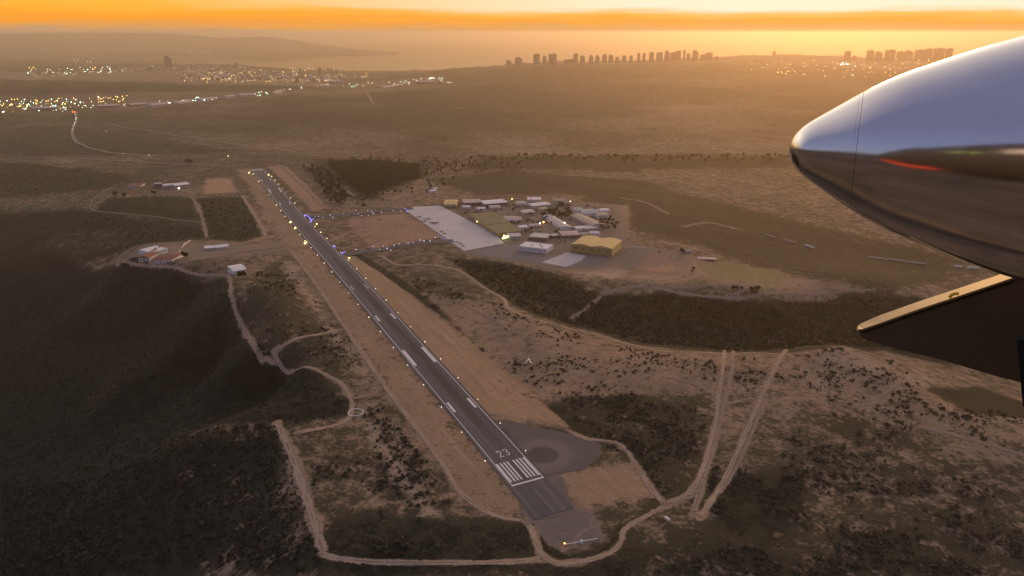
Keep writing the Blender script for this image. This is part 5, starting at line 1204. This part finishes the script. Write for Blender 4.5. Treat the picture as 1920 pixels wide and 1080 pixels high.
for j in range(len(tt) - 1):
    for i in range(n): Fs.append((j * n + i, j * n + (i + 1) % n, (j + 1) * n + (i + 1) % n, (j + 1) * n + i))
Fs.append(tuple(range(n))); Fs.append(tuple(range((len(tt) - 1) * n, len(tt) * n))[::-1])
mesh('fuselage', V, Fs, M['fuselage'], plane_root, smooth=True)
def on_side(t_, z_):
    top = np.interp(t_, FT, FTOP); bot = np.interp(t_, FT, FBOT); k = (z_ - (top + bot) / 2) / ((top - bot) / 2); k = max(-1, min(1, k))
    return fus(t_, math.asin(math.copysign(abs(k) ** (1 / .85), k)))
def side_patch(name, mat, quads):
    V = []; Fs = []
    for q in quads:
        k = len(V)
        for t_, z_ in q: V.append(on_side(t_, z_) - BK * .004)
        for t_, z_ in q: V.append(on_side(t_, z_) - BK * .016)
        Fs += [(k, k + 1, k + 2, k + 3), (k + 7, k + 6, k + 5, k + 4)] + [(k + i, k + 4 + i, k + 4 + (i + 1) % 4, k + (i + 1) % 4) for i in range(4)]
    return mesh(name, V, Fs, mat, plane_root)
zl = lambda t_: -1.27 + (t_ - 1.9) * .123
side_patch('red_stripe', M['red_glow'], [[(t_, zl(t_) - .085), (t_ + .2, zl(t_ + .2) - .085), (t_ + .2, zl(t_ + .2) + .085), (t_, zl(t_) + .085)] for t_ in np.arange(2.1, 4.1, .2)])  # painted stripe, no lamp; given its own glow for the cowl to mirror
for t_ in (1.50, 1.83): side_patch('lit_window', M['cabin_light'], [[(t_ - .07, .08), (t_ + .07, .08), (t_ + .07, .21), (t_ - .07, .21)]])
side_patch('pale_panel', M['white'], [[(.2, .15), (1.1, .15), (1.1, .42), (.2, .42)]])
# dark blade under the nose: outline with thickness, rounded edges, upper edge with its sky reflection put into the colour
FD = 3.9; df = ray(1760, 600); azf = math.atan2(df[0], df[1])
def fp_(px, py): d = ray(px, py); return at(px, py, FD / math.cos(math.atan2(d[0], d[1]) - azf)) - OFF
outl = [(1609,622),(1612,620),(1618,617),(1652,604),(1722,579),(1792,556),(1852,536),(1897,522),(2010,482),(2060,760),(1990,738),(1920,716),(1873,704),(1825,690),(1765,672),(1714,659),(1656,645),(1622,634),(1611,627)]
nrm = Vector((math.sin(azf), math.cos(azf), 0)) * .045
V = []; Fs = []; n = len(outl); cen = fp_(1800, 620)
for lay, ins in ((-1.0, .93), (-.55, .985), (0, 1.0), (.55, .985), (1.0, .93)):
    for q in outl:
        p = fp_(*q); c_ = cen.lerp(p, ins); V.append(c_ + nrm * lay)
for j in range(4):
    for i in range(n): Fs.append((j * n + i, j * n + (i + 1) % n, (j + 1) * n + (i + 1) % n, (j + 1) * n + i))
Fs.append(tuple(range(n))[::-1]); Fs.append(tuple(range(4 * n, 5 * n)))
blade = mesh('blade', V, Fs, M['blade'], plane_root)
V = []; Fs = []; pts = [(1606,616),(1609,611),(1614,607.5),(1650,592),(1720,567),(1790,544),(1850,524),(1905,505)]; m_ = (Vector((math.sin(azf), math.cos(azf), 0)))
def fpd(px, py, dd): d = ray(px, py); return at(px, py, (FD + dd) / math.cos(math.atan2(d[0], d[1]) - azf)) - OFF
for x, y in pts:
    hh = min(1.0, (x - 1600) / 18)
    for px_, py_, dd in ((x, y - 1, .07), (x + 4 * hh, y + 12 * hh, -.066), (x + 4 * hh, y + 16 * hh, -.060), (x + 2, y + 4, .066)): V.append(fpd(px_, py_, dd))
for k in range(len(pts) - 1):
    for q in range(4): Fs.append((k * 4 + q, k * 4 + (q + 1) % 4, k * 4 + 4 + (q + 1) % 4, k * 4 + 4 + q))
Fs.append(tuple(range(4))); Fs.append(tuple(range(len(V) - 4, len(V)))[::-1])
mesh('leading_edge', V, Fs, M['edge'], plane_root)
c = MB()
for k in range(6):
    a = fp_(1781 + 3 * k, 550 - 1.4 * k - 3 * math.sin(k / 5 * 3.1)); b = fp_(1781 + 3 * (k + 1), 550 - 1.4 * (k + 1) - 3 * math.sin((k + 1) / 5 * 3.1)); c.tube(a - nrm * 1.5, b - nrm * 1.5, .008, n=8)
c.build('edge_glint', M['clip'], plane_root)  # yellow reflection of a light, modelled as a small coloured arc
V = []
for q in ((1904,604),(1990,590),(1990,726),(1915,722)):
    for k in (-4.5, -5.5): V.append(fp_(*q) + nrm * k)
mesh('strut', V, [(0,2,4,6),(7,5,3,1),(0,1,3,2),(2,3,5,4),(4,5,7,6),(6,7,1,0)], M['strut'], plane_root)
for o in bpy.data.objects:
    if '_d' in o.keys(): del o['_d']
